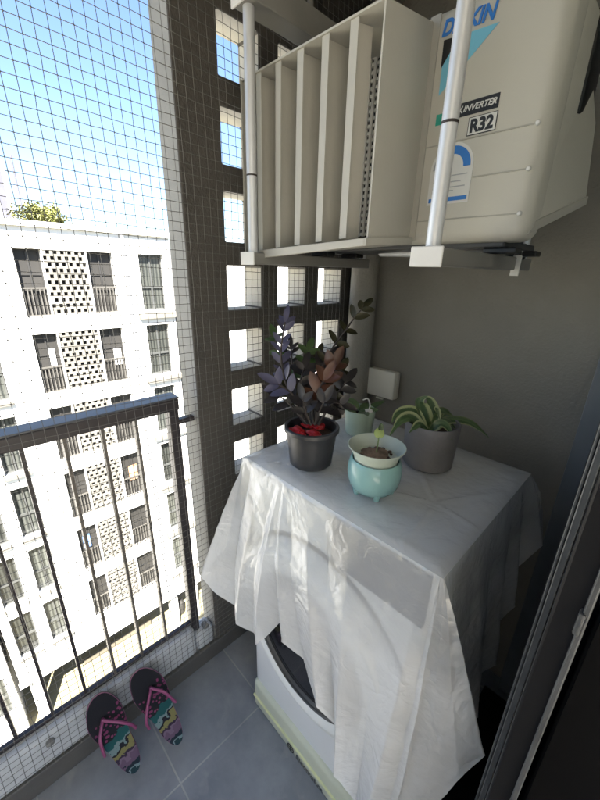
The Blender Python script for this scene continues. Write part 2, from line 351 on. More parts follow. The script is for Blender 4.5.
def catmull(P, k):
    P = [Vector(p) for p in P]; out = []
    for i in range(len(P)-1):
        a, b, c, d = P[max(i-1, 0)], P[i], P[i+1], P[min(i+2, len(P)-1)]
        for j in range(k):
            t = j/k
            out.append(.5*((2*b)+(c-a)*t+(2*a-5*b+4*c-d)*t*t+(-a+3*b-3*c+d)*t**3))
    return out+[P[-1]]
def tag(o, label, cat, group=None):
    o['label'] = label; o['category'] = cat
    if group: o['group'] = group
    return o
def thing(name, label, cat, loc=(0, 0, 0), group=None):
    o = bpy.data.objects.new(name, None); COL.objects.link(o); o.location = loc; o.empty_display_size = .1
    return tag(o, label, cat, group)
def struct(o): o['kind'] = 'structure'; return o
def text(name, s, size, loc, xdir, zdir, m, parent, shear=0., ext=.0006, bold=0., sx=1.):
    """real lettering as a thin raised mesh; loc = lower left corner"""
    cu = bpy.data.curves.new(name, 'FONT'); cu.body = s; cu.size = size; cu.shear = shear; cu.extrude = ext; cu.offset = bold
    t = bpy.data.objects.new(name, cu); COL.objects.link(t); bpy.context.view_layer.update()
    me = bpy.data.meshes.new_from_object(t.evaluated_get(bpy.context.evaluated_depsgraph_get()))
    bpy.data.objects.remove(t); bpy.data.curves.remove(cu)
    x = Vector(xdir).normalized(); y = Vector(zdir).normalized(); z = x.cross(y)
    mw = Matrix(((x.x*sx, y.x, z.x, loc[0]), (x.y*sx, y.y, z.y, loc[1]), (x.z*sx, y.z, z.z, loc[2]), (0, 0, 0, 1)))
    me.transform(mw); me.materials.clear(); me.materials.append(M[m]); me.name = name
    o = bpy.data.objects.new(name, me); COL.objects.link(o)
    if parent: o.parent = parent; o.matrix_parent_inverse = parent_inv(parent)
    return o

# ------------------------------------------------------------------ the balcony's own shell
XW = .18           # inner face of the screen wall
YB = 1.40          # face of the end wall
ZC = 2.62          # ceiling
struct(MB().box((.10, -3.4, -.16), (1.30, 1.62, 0)).build('floor', 'floor'))
struct(MB().box((1.3005, -3.4, -.16), (4.2, 1.62, .004)).build('room_floor', 'roomfloor'))
struct(MB().box((.06, -3.4, ZC), (1.30, 1.62, ZC+.2)).build('ceiling', 'ceil'))
struct(MB().box((1.301, -3.4, ZC), (4.2, 1.62, ZC+.2)).build('room_ceiling', 'room'))
tag(MB().box((.05, YB, 0), (1.36, YB+.18, ZC), .0).build('end_wall', 'wall'), 'plain dark grey painted end wall behind the plants', 'wall')
k = thing('kerb', 'low pale kerb with dark skirting under the safety net', 'kerb', (.1, 0, 0)); k['kind'] = 'structure'
mb = MB(); mb.box((.112, -3.4, .002), (.172, .50, .21), .018, 4); mb.build('body', 'kerb', k, True)
MB().box((.172, -3.4, .001), (.186, 1.385, .088), .004).build('band', 'kerbband', k)  # darker strip along the foot of kerb and wall
mb = MB(); mb.box((.10, .503, .002), (.170, .583, .17), .018, 3); mb.build('end_block', 'kerb', k, True)
for q in ((50, 741), (205, 625)):
    p = at(*q, 0, .172)
    b_ = MB(); b_.lathe([(.012, -.012), (.012, .010), (.007, .014), (0, .015)], 14, 'y'); o = b_.build('anchor_bolt', 'arm', k, True)
    o.matrix_parent_inverse = Matrix(); o.location = (p.x-.1, p.y, p.z); o.rotation_euler = (0, 0, -PI/2)

# screen wall with square holes
YH, ZH, PY, PZ, HS = .720, 2.233, .2127, .2075, .1385
def screen_wall():
    ys = [.585]
    for i in range(3): ys += [YH+i*PY, YH+i*PY+HS]
    ys.append(YB-.001)
    zs = [ZC-.001]
    for i in range(0, 7): zs += [ZH-i*PZ, ZH-i*PZ-HS]
    zs += [0.002]
    return ys, zs
ys, zs = screen_wall(); zs = zs[::-1]
x0, x1 = .075, XW
bm = bmesh.new()
vt = {}
def V(x, y, z):
    kk = (round(x, 5), round(y, 5), round(z, 5))
    if kk not in vt: vt[kk] = bm.verts.new(kk)
    return vt[kk]
hole = lambda i, j: 0 <= i < len(ys)-1 and 0 <= j < len(zs)-1 and i % 2 == 1 and j % 2 == 1
for i in range(len(ys)-1):
    for j in range(len(zs)-1):
        a, b, c, d = ys[i], ys[i+1], zs[j], zs[j+1]
        if hole(i, j):
            for (p, q) in (((a, c), (b, c)), ((b, c), (b, d)), ((b, d), (a, d)), ((a, d), (a, c))):
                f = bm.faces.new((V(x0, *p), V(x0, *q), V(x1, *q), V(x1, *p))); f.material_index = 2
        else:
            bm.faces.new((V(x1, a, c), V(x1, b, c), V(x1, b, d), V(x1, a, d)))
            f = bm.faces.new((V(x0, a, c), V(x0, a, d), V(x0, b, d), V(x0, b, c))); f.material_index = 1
a, b, c, d = ys[0], ys[-1], zs[0], zs[-1]
for p, q in zip(zs, zs[1:]):
    f = bm.faces.new((V(x0, a, p), V(x1, a, p), V(x1, a, q), V(x0, a, q))); f.material_index = 1
bmesh.ops.recalc_face_normals(bm, faces=bm.faces)
es = [e for e in bm.edges if len(e.link_faces) == 2 and e.calc_face_angle(0) > 1]
bmesh.ops.bevel(bm, geom=es, offset=.005, segments=2, affect='EDGES', profile=.5)
me = bpy.data.meshes.new('screen_wall'); bm.to_mesh(me); bm.free(); me.materials.append(M['screen']); me.materials.append(M['jamb']); me.materials.append(M['reveal'])
o = bpy.data.objects.new('screen_wall', me); COL.objects.link(o)
tag(o, 'shaded grey concrete screen wall pierced by rows of square holes', 'wall')
# round pipe in the corner
dp = thing('drain_pipe', 'round grey pipe standing in the corner beyond the pierced wall', 'pipe', (.262, 1.335, 0))
MB().tube([(.262, 1.335, .002), (.262, 1.335, ZC-.002)], .056, 28).build('pipe', 'wall', dp, True)
for z in (.55, 1.98): MB().lathe([(.0565, z-.02), (.061, z-.018), (.061, z+.018), (.0565, z+.02)], 28, 'z', (.262, 1.335, 0), cap=False).build('collar', 'wall', dp, True)
# rest of the flat (behind the viewer)
hw = thing('flat_walls', 'plain walls of the flat around the balcony doorway', 'wall', (2.5, 0, 0))
MB().box((.06, -3.52, 0), (4.2, -3.401, ZC)).build('side_wall', 'room', hw)
MB().box((1.2, -3.4, .001), (1.3, -1.5, ZC-.001)).build('front_wall', 'room', hw)
MB().box((4.2, -3.52, 0), (4.3, 1.62, .35)).build('rear_wall', 'room', hw)
MB().box((4.2, -3.52, 2.4), (4.3, 1.62, ZC)).build('rear_lintel', 'room', hw)
for a, b in ((-3.52, -3.3), (-1.7, -1.6), (-.05, .05), (1.45, 1.62)): MB().box((4.21, a, .35), (4.29, b, 2.4)).build('window_mullion', 'room', hw)
MB().box((1.24, .50, .005), (2.2, 1.38, 1.32)).build('room_shade_box', 'roomshade', hw)  # added black box in place of the unlit room beyond the door
MB().box((1.361, 1.601, 0), (4.2, 1.62, ZC)).build('side_wall', 'room', hw)

# ------------------------------------------------------------------ railing
RX = .13
rl = thing('balcony_railing', 'dark metal balustrade with flat top rail and thin vertical bars outside the net', 'railing', (RX, 0, .2))
MB().box((RX-.028, -3.35, 1.163), (RX+.028, .530, 1.203), .004).build('top_rail', 'rail', rl)
MB().box((RX-.030, -3.35, 1.2035), (RX+.030, .531, 1.2095), .002).build('rail_cap', 'railtop', rl)
MB().box((RX-.018, .498, .17), (RX+.018, .530, 1.163), .003).build('end_post', 'rail', rl)
MB().box((RX-.012, .530, 1.105), (RX+.012, .588, 1.122), .002).build('wall_bracket', 'rail', rl)
MB().box((RX-.009, -3.35, .2105), (RX+.009, .498, .224), .002).build('bottom_rail', 'rail', rl)
y = .395
while y > -3.3:
    MB().box((RX-.011, y-.0045, .226), (RX+.011, y+.0045, 1.163), .0012).build('baluster', 'tan' if y > .15 else 'rail', rl)  # right-hand bars take the painted lit tone
    y -= .0955

# ------------------------------------------------------------------ safety net
def net():
    m = MB(); P = .0243; y0, y1, z0, z1 = -3.2, 1.30, .10, 2.60
    ny, nz = int((y1-y0)/P), int((z1-z0)/P)
    def pos(i, j):
        y = y0+i*P; z = z0+j*P
        n1 = noise.noise(Vector((y*1.3, z*1.3, 3))); n2 = noise.noise(Vector((y*1.1, z*1.1, 9))); n3 = noise.noise(Vector((i*.9, j*.9, 20)))
        y2 = y+.012*n1+.0016*n3+.006*math.sin(z*2.2); z2 = z+.014*n2-.035*(y-.2)*max(0, min(1, (z-1)/1.2))+.0016*noise.noise(Vector((i*.8, j*.8, 31)))
        return Vector((.1935+.0045*noise.noise(Vector((y*2, z*2, 5))), y2, z2))
    G = [[pos(i, j) for j in range(nz+1)] for i in range(ny+1)]
    for i in range(ny+1): m.tube(G[i], .00088, 3, False)
    for j in range(nz+1): m.tube([G[i][j] for i in range(ny+1)], .00088, 3, False)
    for i in range(ny+1):
        for j in range(nz+1):
            c = G[i][j]; r = .0023
            vs = [m.bm.verts.new(c+Vector(d)*r) for d in ((1, 0, 0), (0, 1, 0), (0, 0, 1), (-1, 0, 0), (0, -1, 0), (0, 0, -1))]
            for a, b, c2 in ((0, 1, 2), (1, 3, 2), (3, 4, 2), (4, 0, 2), (1, 0, 5), (3, 1, 5), (4, 3, 5), (0, 4, 5)): m.bm.faces.new((vs[a], vs[b], vs[c2]))
    return m.build('safety_net', 'net')
tag(net(), 'fine square mesh safety net stretched over the opening and pierced wall', 'net')

# ------------------------------------------------------------------ air conditioner
YF, YA, YK = .74, .90, 1.19
ac = thing('air_conditioner', 'cream outdoor air conditioner with vertical vane hood and blue logo', 'air conditioner', (.6, 1.0, 1.66))
XL, XR, ZB, ZT = .27, .962, 1.668, 2.105
m = MB(); m.box((XL, YA, ZB), (XR, .995, ZT), .028, 5); m.build('casing', 'ac', ac, True)
m = MB(); m.box((XL+.01, .996, ZB+.10), (XR-.012, YK, ZT-.004), .012, 3); m.build('rear_casing', 'ac', ac, True)
m = MB(); m.box((XL+.03, .9965, ZB-.004), (XR-.08, YK-.02, ZB+.0985), .004, 2); m.build('coil_base', 'gasket', ac, True)
# base tray & feet
MB().box((XL+.03, YA+.04, ZB-.010), (XR-.05, YK-.03, ZB+.005), .003).build('base_tray', 'gasket', ac)
for x in (.36, .90):
    MB().box((x-.035, YA+.05, 1.6455), (x+.035, YA+.09, ZB-.010), .003).build('foot', 'black', ac)
    MB().box((x-.035, YK-.09, 1.6455), (x+.035, YK-.05, ZB-.010), .003).build('foot', 'black', ac)
# side valve cover bulging to the right with sloping lower edge
vc = MB()
A = [Vector((XR-.004, .925, 1.684)), Vector((XR-.004, .925, 2.09))]
pts2 = [at(586, 203, 1, 1.17), at(598, 122, 1, 1.17), at(579, 101, 1, 1.17), at(582, 10, 1, 1.17)]
outer = [A[0], pts2[0], pts2[1], pts2[2], pts2[3]+Vector((0, 0, .04)), A[1]]
vc.prism(outer, (-.05, 0, 0), .004); vc.build('valve_cover', 'ac', ac, True)
m = MB(); e1 = at(586, 203, 1, 1.172); m.prism([A[0]+Vector((.002, 0, -.004)), e1+Vector((.002, 0, -.004)), e1+Vector((.002, 0, .014)), A[0]+Vector((.002, 0, .016))], (-.03, 0, 0), .002); m.build('cover_flange', 'hood', ac)
m = MB(); q = at(575, 60, 1, 1.10); m.box((q.x-.02, 1.10, q.z-.10), (q.x+.03, 1.2, q.z+.08), .012, 3); m.build('service_valve', 'black', ac, True)
# press lines on the front with rivets
for z, xa in ((1.864, .712), (1.792, .712), (1.716, .712)):
    xa = .838 if abs(z-1.792) < .001 else xa
    MB().box((xa, YA-.0022, z-.0012), (.942, YA+.001, z+.0012), .0008).build('press_line', 'hood', ac)
    r = MB(); r.lathe([(.0045, .001), (.0045, -.0022), (.003, -.004), (0, -.0045)], 12, 'y', (.9425, YA, z)); r.build('rivet', 'white', ac, True)
# fan grille behind the vanes
g = MB()
x = XL+.03
while x < .70:
    g.box((x, YA-.012, 1.69), (x+.0068, YA-.006, 2.085)); x += .0150
z = 1.692
while z < 2.085:
    g.box((XL+.03, YA-.0085, z), (.704, YA-.0025, z+.0068)); z += .0150
g.build('fan_grille', 'grille', ac)
MB().box((XL+.028, YA-.0015, 1.688), (.704, YA+.0015, 2.088)).build('fan_opening', 'black', ac)
# hood
hd = MB(); HX0, HX1 = .252, .697; HZ0, HZ1 = 1.636, 2.068
hd.prism([(HX0, YF, HZ1), (HX1, YF, HZ1), (HX1, YA-.013, HZ1+.002), (HX0, YA-.013, HZ1+.002)], (0, 0, -.004))      # top plate
hd.prism([(HX0-.002, YF, HZ0-.012), (HX0+.003, YF, HZ0-.012), (HX0+.003, YA-.013, HZ0+.012), (HX0-.002, YA-.013, HZ0+.012)], (0, 0, HZ1-HZ0+.012))   # left plate
hd.prism([(HX1, YF, HZ0+.018), (HX1+.004, YF, HZ0+.018), (HX1+.012, YA-.002, ZB+.004), (HX1+.008, YA-.002, ZB+.004)], (0, 0, HZ1-HZ0-.02))   # right plate
hd.prism([(HX1+.004, YA-.004, ZB+.006), (HX1+.026, YA-.004, ZB+.006), (HX1+.026, YA-.0005, ZB+.006), (HX1+.004, YA-.0005, ZB+.006)], (0, 0, .42))    # flange
hd.prism([(HX0-.002, YF-.012, HZ0-.010), (HX1+.004, YF-.012, HZ0+.018), (HX1+.004, YF-.012, HZ0+.034), (HX0-.002, YF-.012, HZ0+.012)], (0, .014, 0), .002)  # front lower lip
hd.prism([(HX0, YF-.01, HZ0-.009), (HX1+.004, YF-.01, HZ0+.019), (HX1+.012, YA-.003, ZB-.002), (HX0, YA-.003, ZB-.02)], (0, 0, .003))  # bottom plate
hd.prism([(HX1+.004, YF-.012, HZ0+.018), (HX1+.016, YA-.003, ZB-.002), (HX1+.016, YA-.003, ZB+.014), (HX1+.004, YF-.012, HZ0+.034)], (.005, 0, 0), .001)
hood = hd.build('hood', 'hood', ac)
for x in (.312, .388, .464, .540, .616):
    v = MB(); D = .122 if x < .6 else .050
    v.prism([(x, YF+.004, 0), (x+.020, YF+.004, 0), (x+.020, YF+.0075, 0), (x+.0035, YF+.0075, 0), (x+.020, YF+D, 0), (x+.0165, YF+D, 0), (x, YF+.0075, 0)], (0, 0, 1), 0)
    for q in v.bm.verts:
        t = q.co.z; q.co.z = (HZ0+.014+(q.co.x-HX0)*.06) if t < .5 else HZ1-.0045
    v.build('vane', 'hood', hood)
for (px, py) in ((421, 62), (408, 190)):
    p = at(px, py, 1, YA-.005); r = MB(); r.lathe([(.0045, 0), (.0045, -.003), (0, -.0045)], 10, 'y', p); r.build('screw', 'stem', hood, True)
# prints on the front (thin stickers)
F1 = YA-.0006
def sticker(name, poly, m, off=0., parent=ac, th=.0006):
    return MB().prism([(x, F1-off, z) for x, z in poly], (0, -th, 0)).build(name, m, parent)
sticker('logo_triangle', [(.737, 2.046), (.842, 2.040), (.738, 1.955)], 'cyan')
sticker('logo_shade', [(.735, 2.0475), (.768, 2.045), (.7355, 2.001)], 'ink', .0007)
text('logo_word', 'DAIKIN', .036, (.728, F1-.001, 2.055), (1, 0, -.06), (0, 0, 1), 'blue', ac, .25, bold=.0012, sx=.86)
sticker('inverter_badge', [(.786, 1.905), (.866, 1.905), (.866, 1.929), (.786, 1.929)], 'ink')
text('inverter_word', 'INVERTER', .0145, (.797, F1-.001, 1.9125), (1, 0, 0), (0, 0, 1), 'white', ac, .3, bold=.0003)
sticker('badge_arrow', [(.852, 1.924), (.861, 1.917), (.852, 1.910), (.852, 1.9125), (.8575, 1.917), (.852, 1.9215)], 'white', .0007)
sticker('badge_arrow', [(.796, 1.924), (.789, 1.917), (.796, 1.910), (.796, 1.9125), (.7925, 1.917), (.796, 1.9215)], 'white', .0007)
rb = sticker('refrigerant_badge', [(.812, 1.868), (.868, 1.868), (.868, 1.900), (.812, 1.900)], 'ink')
sticker('badge_face', [(.8135, 1.8695), (.8665, 1.8695), (.8665, 1.8985), (.8135, 1.8985)], 'white', .0007, rb)
text('refrigerant_word', 'R32', .031, (.8165, F1-.0015, 1.8735), (1, 0, 0), (0, 0, 1), 'ink', rb, bold=.0013, sx=.92)
sticker('green_tag', [(.739, 1.901), (.786, 1.901), (.786, 1.921), (.739, 1.921)], 'teal')
cx, cz = .789, 1.815
arc = lambda r, a, b, n=16: [(cx+r*math.cos(a+(b-a)*i/n), cz+r*math.sin(a+(b-a)*i/n)) for i in range(n+1)]
lb = sticker('energy_label', [(.742, 1.747), (.836, 1.747)]+arc(.047, 0, PI), 'white')
sticker('rating_arc', arc(.041, 0, PI*.62)+arc(.026, PI*.62, 0), 'blue', .0007, lb)
sticker('rating_scale', arc(.041, PI*.66, PI)+arc(.030, PI, PI*.66), 'inkgrey', .0007, lb)
sticker('label_band', [(.746, 1.752), (.832, 1.752), (.832, 1.760), (.746, 1.760)], 'blue', .0007, lb)
for i, (xa, xb, z) in enumerate(((.752, .785, 1.800), (.792, .826, 1.800), (.752, .772, 1.790), (.792, .814, 1.788), (.752, .824, 1.778), (.752, .800, 1.771))):
    sticker('label_line', [(xa, z), (xb, z), (xb, z+.002), (xa, z+.002)], 'inkgrey', .0007, lb)
# hanging frames
def frame(x, lab, zt):
    f = thing('hanging_frame', lab, 'frame', (x, .70, 1.63), 'hanging frames carrying the air conditioner')
    YP = .705
    MB().tube([(x, YP, 1.645), (x, YP, zt)], .0135, 20).build('post', 'post', f, True)
    MB().tube([(x, YP, 1.83), (x, YP, 1.834)], .0141, 20).build('joint', 'stem', f, True)
    MB().box((x-.022, YP-.018, 1.614), (x+.022, 1.225, 1.6445), .003).build('lower_arm', 'arm', f)
    MB().box((x-.031, YP-.0225, 1.612), (x+.031, YP-.0185, 1.6465), .002).build('end_plate', 'plate', f)
    MB().tube([(x, 1.21, 1.645), (x, 1.21, zt)], .0135, 16).build('post', 'post', f, True)
    MB().box((x-.03, YP-.02, zt), (x+.03, YB-.002, zt+.06), .003).build('upper_arm', 'arm', f)
    MB().box((x-.034, YP-.026, zt-.002), (x+.034, YP-.0205, zt+.062), .002).build('top_plate', 'plate', f)
    MB().tube([(x, YP+.2, zt+.06), (x, YP+.2, ZC)], .008, 10).build('hanger_rod', 'arm', f, True)
frame(.338, 'slim metal hanging frame at the vane end of the air conditioner', 2.17)
frame(.872, 'pale metal hanging frame crossing in front of the logo of the air conditioner', 2.17)
cp = thing('ceiling_conduit', 'pale grey conduit box and pipe under the dark ceiling', 'conduit', (.4, .9, 2.45))
m = MB(); m.box((.36, .86, 2.36), (.50, 1.0, 2.43), .01); m.build('junction_box', 'plate', cp, True)
MB().tube([(.43, .93, 2.40), (.47, 1.15, 2.42), (.5, 1.398, 2.42)], .018, 12).build('pipe', 'arm', cp, True)
MB().tube([(.43, .93, 2.42), (.43, .93, ZC)], .012, 12).build('drop_pipe', 'arm', cp, True)

m = MB(); m.tube(catmull([(.86, 1.10, 1.672), (.84, 1.04, 1.652), (.74, 1.0, 1.650), (.60, 1.06, 1.656), (.48, 1.12, 1.66)], 8), .011, 10); m.build('foil_pipe', 'post', ac, True)
m = MB(); m.tube(catmull([(.90, 1.12, 1.672), (.885, 1.16, 1.640), (.80, 1.24, 1.648), (.70, 1.33, 1.70), (.68, 1.398, 1.74)], 8), .006, 8); m.build('cable', 'black', ac, True)
m = MB(); m.box((.885, 1.10, 1.600), (.905, 1.104, 1.662), .001); m.build('hanging_bracket', 'plate', ac)
# weatherproof socket on end wall
so = thing('socket_box', 'small white weatherproof socket box on the grey end wall', 'socket', (.375, YB, 1.14))
MB().box((.305, YB-.035, 1.078), (.447, YB-.001, 1.200), .008, 3).build('box_body', 'socket', so, True)
MB().box((.302, YB-.052, 1.082), (.450, YB-.0355, 1.204), .007, 3).build('lid', 'socket', so, True)
MB().box((.36, YB-.045, 1.070), (.395, YB-.030, 1.0775), .002).build('latch', 'socket', so)

# ------------------------------------------------------------------ washing machine
TOP = 1.083
ws = thing('washing_machine', 'white front loading washing machine under the plastic sheet', 'washing machine', (.735, .86, 0))
WX0, WX1, WF, WB = .43, 1.03, .60, 1.115
m = MB(); m.box((WX0, WF, .10), (WX1, WB, TOP-.006), .03, 5); m.build('cabinet', 'washer', ws, True)
m = MB(); m.box((WX0+.012, .585, .0), (WX1-.01, WB-.02, .135), .016, 4); pl = m.build('plinth', 'base', ws, True)
MB().box((WX0+.018, .579, .056), (WX1-.016, .590, .066), .004, 3).build('lip', 'lip', pl, True)
text('maker_word', 'Electrolux', .030, (.685, .5828, .014), (1, 0, 0), (0, 0, 1), 'inkdark', pl, bold=.0005)
m = MB(); m.lathe([(.017, .0), (.017, -.0008), (.0125, -.0008), (.0125, 0)], 20, 'y', (.658, .5835, .027), cap=False); m.box((.6565, .5825, .010), (.6595, .5835, .044)); m.box((.648, .5825, .0255), (.668, .5835, .0285)); m.build('maker_sign', 'ink', pl)
DC = (.722, WF, .625)
m = MB(); m.lathe([(.300, .004), (.298, -.010), (.288, -.022), (.262, -.044), (.235, -.052), (.212, -.048), (.204, -.034)], 72, 'y', DC, cap=False); dr = m.build('door', 'ring', ws, True)
m = MB(); m.lathe([(.309, .0), (.309, -.006), (.3005, -.006), (.3005, 0)], 72, 'y', DC, cap=False); m.build('seam_shadow', 'gasket', dr)  # dark ring paints the shadow in the gap round the door
m = MB(); m.lathe([(.2135, -.046), (.205, -.050), (.194, -.046), (.188, -.036)], 72, 'y', DC, cap=False); m.build('trim_ring', 'gasket', dr, True)
m = MB(); m.lathe([(.2005, -.0500), (.1985, -.0525), (.1965, -.0495)], 72, 'y', DC, cap=False); m.build('trim_line', 'wframe', dr, True)
m = MB(); m.lathe([(.190, -.040), (.16, -.030), (.12, -.012), (.06, -.004), (0, -.002)], 64, 'y', DC); m.build('door_glass', 'doorglass', dr, True)
MB().box((.772, WF-.008, .930), (WX1-.012, WF+.004, 1.062), .004).build('control_panel', 'panel', ws)
MB().box((WX0+.02, WF-.006, .945), (.76, WF+.004, 1.055), .004).build('detergent_drawer', 'ring', ws, True)

# ------------------------------------------------------------------ plastic sheet over it
# --- sheet begin
def sheet():
    """thin sheet: flat top, straight creases running from the rim to an uneven hem"""
    bm = bmesh.new(); X0, X1, Y0, Y1 = .437, 1.040, .586, 1.122; Z = TOP+.004
    C = [((X0, Y1), (.36, 1.13, .74)), ((X0, .97), (.33, .97, .70)), ((X0, .82), (.375, .80, .70)), ((X0, .70), (.31, .66, .68)), ((X0, .63), (.345, .56, .70)),
         ((X0, Y0+.004), (.352, .452, .665)), ((X0+.004, Y0), (.385, .495, .575)), ((.475, Y0), (.418, .535, .525)), ((.54, Y0), (.455, .515, .49)), ((.585, Y0), (.525, .54, .495)),
         ((.600, Y0), (.588, .498, .545)), ((.606, Y0), (.655, .545, .668)), ((.612, Y0), (.692, .506, .655)), ((.64, Y0), (.748, .540, .615)),
         ((.70, Y0), (.830, .503, .565)), ((.76, Y0), (.873, .545, .49)), ((.83, Y0), (.908, .494, .41)), ((.93, Y0), (.950, .545, .27)),
         ((1.005, Y0), (.990, .495, .14)), ((1.030, Y0), (1.022, .545, .15)), ((X1-.003, Y0), (1.060, .538, .27)), ((X1, Y0+.001), (1.108, .560, .49)), ((X1, Y0+.002), (1.146, .580, .64)), ((X1, Y0+.004), (1.172, .605, .735)),
         ((X1, Y0+.010), (1.125, .650, .64)), ((X1, .65), (1.068, .76, .44)), ((X1, .74), (1.108, .90, .40)), ((X1, .82), (1.068, .98, .44)), ((X1, .90), (1.10, 1.03, .47)), ((X1, .96), (1.060, 1.06, .57)),
         ((X1, 1.02), (1.095, 1.09, .66)), ((X1, 1.07), (1.062, 1.12, .76)), ((X1, Y1-.01), (1.105, 1.165, .85)), ((X1-.006, Y1), (1.07, 1.23, .95)), ((.9, Y1), (.9, 1.20, .97)), ((.75, Y1), (.74, 1.17, .95)), ((.6, Y1), (.58, 1.2, .96)), ((X0, Y1), (.36, 1.13, .74))]
    N2 = lambda p, s, o=0: noise.noise(Vector((p[0]*s+o, p[1]*s+o*.7, p[2]*s-o)))
    def topz(x, y):
        d = min(x-X0, X1-x, y-Y0, Y1-y); f = max(0, min(1, d/.02))
        h = .0035*abs(noise.noise(Vector((x*11, y*11, 4))))+.0020*abs(noise.noise(Vector((x*27, y*27, 8))))
        for cx, cy, k, ph, R_, A in ((.925, .785, 5, .5, .26, .0075), (.70, .80, 4, 1.9, .22, .0035), (.55, .65, 3, .2, .3, .004)):
            a = math.atan2(y-cy, x-cx); r = math.hypot(x-cx, y-cy)
            h += A*(1-abs(math.sin(a*k*.5+ph)))**5*min(1, r/.025)*max(0, 1-r/R_)
        return Z+h*f-.0025*(1-f)**2
    NX, NY = 110, 98; grid = {}
    for i in range(NX+1):
        for j in range(NY+1):
            x = X0+(X1-X0)*i/NX; y = Y0+(Y1-Y0)*j/NY
            # round the four corners slightly
            grid[i, j] = bm.verts.new((x, y, topz(x, y)))
    for i in range(NX):
        for j in range(NY): bm.faces.new((grid[i, j], grid[i+1, j], grid[i+1, j+1], grid[i, j+1]))
    def gather(T):
        """snap a rim position to the edge of the top grid"""
        i = round((T[0]-X0)/(X1-X0)*NX); j = round((T[1]-Y0)/(Y1-Y0)*NY)
        i = max(0, min(NX, i)); j = max(0, min(NY, j))
        return i, j
    # walk: columns between control pairs
    colsT, colsH, bent = [], [], []
    for (Ta, Ha), (Tb, Hb) in zip(C, C[1:]):
        Ta, Tb, Ha, Hb = Vector(Ta), Vector(Tb), Vector(Ha), Vector(Hb)
        n = max(3, int(max((Hb-Ha).length, (Tb-Ta).length)/.0085))
        for k in range(n):
            t = k/n; e = t*t*(3-2*t)*.35+t*.65
            colsT.append(Ta+(Tb-Ta)*t); colsH.append(Ha+(Hb-Ha)*e); bent.append(4*t*(1-t))
    NC = len(colsT); NT = 84; prev = None; first = None
    ctr = Vector((.74, .86))
    for r in range(NT+1):
        u = r/NT; ring = []
        for c in range(NC):
            T, H = colsT[c], colsH[c]; a = Vector((T.x, T.y, topz(T.x, T.y)-.0004)); L = (H-a).length
            p = a+(H-a)*u
            out = Vector((H.x-ctr.x, H.y-ctr.y, 0)).normalized()
            if r:
                p += out*(.020*math.sin(PI*min(1, u*1.02))**.8)*(1 if H.y < .6 and .42 < H.x < 1.05 else .25)
                cr = abs(N2((p.x, p.y, p.z*.45), 7, 3))*.95+abs(N2((p.x, p.y, p.z*.45), 17, 7))*.38+abs(N2(p, 43, 1))*.14
                p += out*(.0105*(cr-.30))*min(1, u*7)
                p += Vector((.004*N2(p, 6, 21), 0, .010*N2(p, 9, 12)))*u
                if WX0-.004 < p.x < WX1+.006 and p.y < .80:
                    q = math.hypot(p.x-DC[0], p.z-DC[2])
                    lim = .590-(.047 if q < .27 else .047*max(0, 1-(q-.27)/.05))
                    if p.z < .15: lim = .572
                    k = .006
                    p.y = lim-k*math.log(1+math.exp(min(40, (lim-p.y)/k))) if p.y > lim-.03 else p.y
                if T.x >= X1-.004 and p.x < WX1+.008: p.x = WX1+.008+.002*N2(p, 20)
                if T.x <= X0+.001 and p.x > WX0-.004: p.x = WX0-.004
                p.x = max(.212, p.x); p.z = max(.004, p.z)
            ring.append(bm.verts.new(p))
        if prev:
            for c in range(NC): bm.faces.new((prev[c], prev[(c+1) % NC], ring[(c+1) % NC], ring[c]))
        prev = ring
    for f in bm.faces: f.smooth = True
    bmesh.ops.recalc_face_normals(bm, faces=bm.faces)
    me = bpy.data.meshes.new('plastic_cover'); bm.to_mesh(me); bm.free(); me.materials.append(M['plastic'])
    o = bpy.data.objects.new('plastic_cover', me); COL.objects.link(o)
    return o
# --- sheet end
tag(sheet(), 'crinkled translucent plastic sheet draped over the washing machine', 'cover')

# ------------------------------------------------------------------ pots and plants
ZT_ = TOP+.0075
def pot_profile(r0, r1, h, rim=.006, wall=.005, bev=.006, lip=.0):
    p = [(0, 0), (r0-bev, 0), (r0, bev)]
    n = 6
    for i in range(1, n): p.append((r0+(r1-r0)*i/n, bev+(h-bev)*i/n))
    if lip: p += [(r1, h-lip), (r1+rim, h-lip+.002), (r1+rim, h-.002), (r1+rim-.002, h)]
    else: p += [(r1, h-.003), (r1-.0015, h)]
    p += [(r1-wall, h-.001), (r1-wall-.001, h-.012), (r1-wall-.003, h-.03), (0, h-.03)]
    return p
def dpt(px, py, dep):
    return CAM+(CF+CR*((px-300)/FPX)-CU*((py-400)/FPX))*dep
# charcoal pot with the dark purple plant
bc = Vector((.593, .700, ZT_))
pa = thing('potted_plant', 'tall dark purple and copper leaved plant in a charcoal plastic pot', 'potted plant', bc, 'potted plants on the plastic sheet')
m = MB(); m.lathe([(q[0], q[1]) for q in pot_profile(.059, .0705, .114, .005, .004, .006, .014)], 56, 'z', bc); m.build('pot', 'potblack', pa, True)
m = MB(); m.lathe([(.063, .085), (.05, .09), (.02, .093), (0, .094)], 32, 'z', bc, .02); m.build('soil', 'soil', pa, True)
for (px, py, sq, r) in ((297, 431, (1.2, .9, .55), .020), (314, 434, (1.1, .8, .5), .019), (318, 426, (1, 1.1, .5), .018), (302, 434, (1.0, .7, .45), .012), (308, 425, (1.1, 1, .4), .017)):
    p = at(px, py, 2, ZT_+.098)
    m = MB(); m.ball(p, r, 3, sq, .45); m.build('red_wrapping', 'red', pa, True)
dep0 = (bc+Vector((0, 0, .1))-CAM).dot(CF)
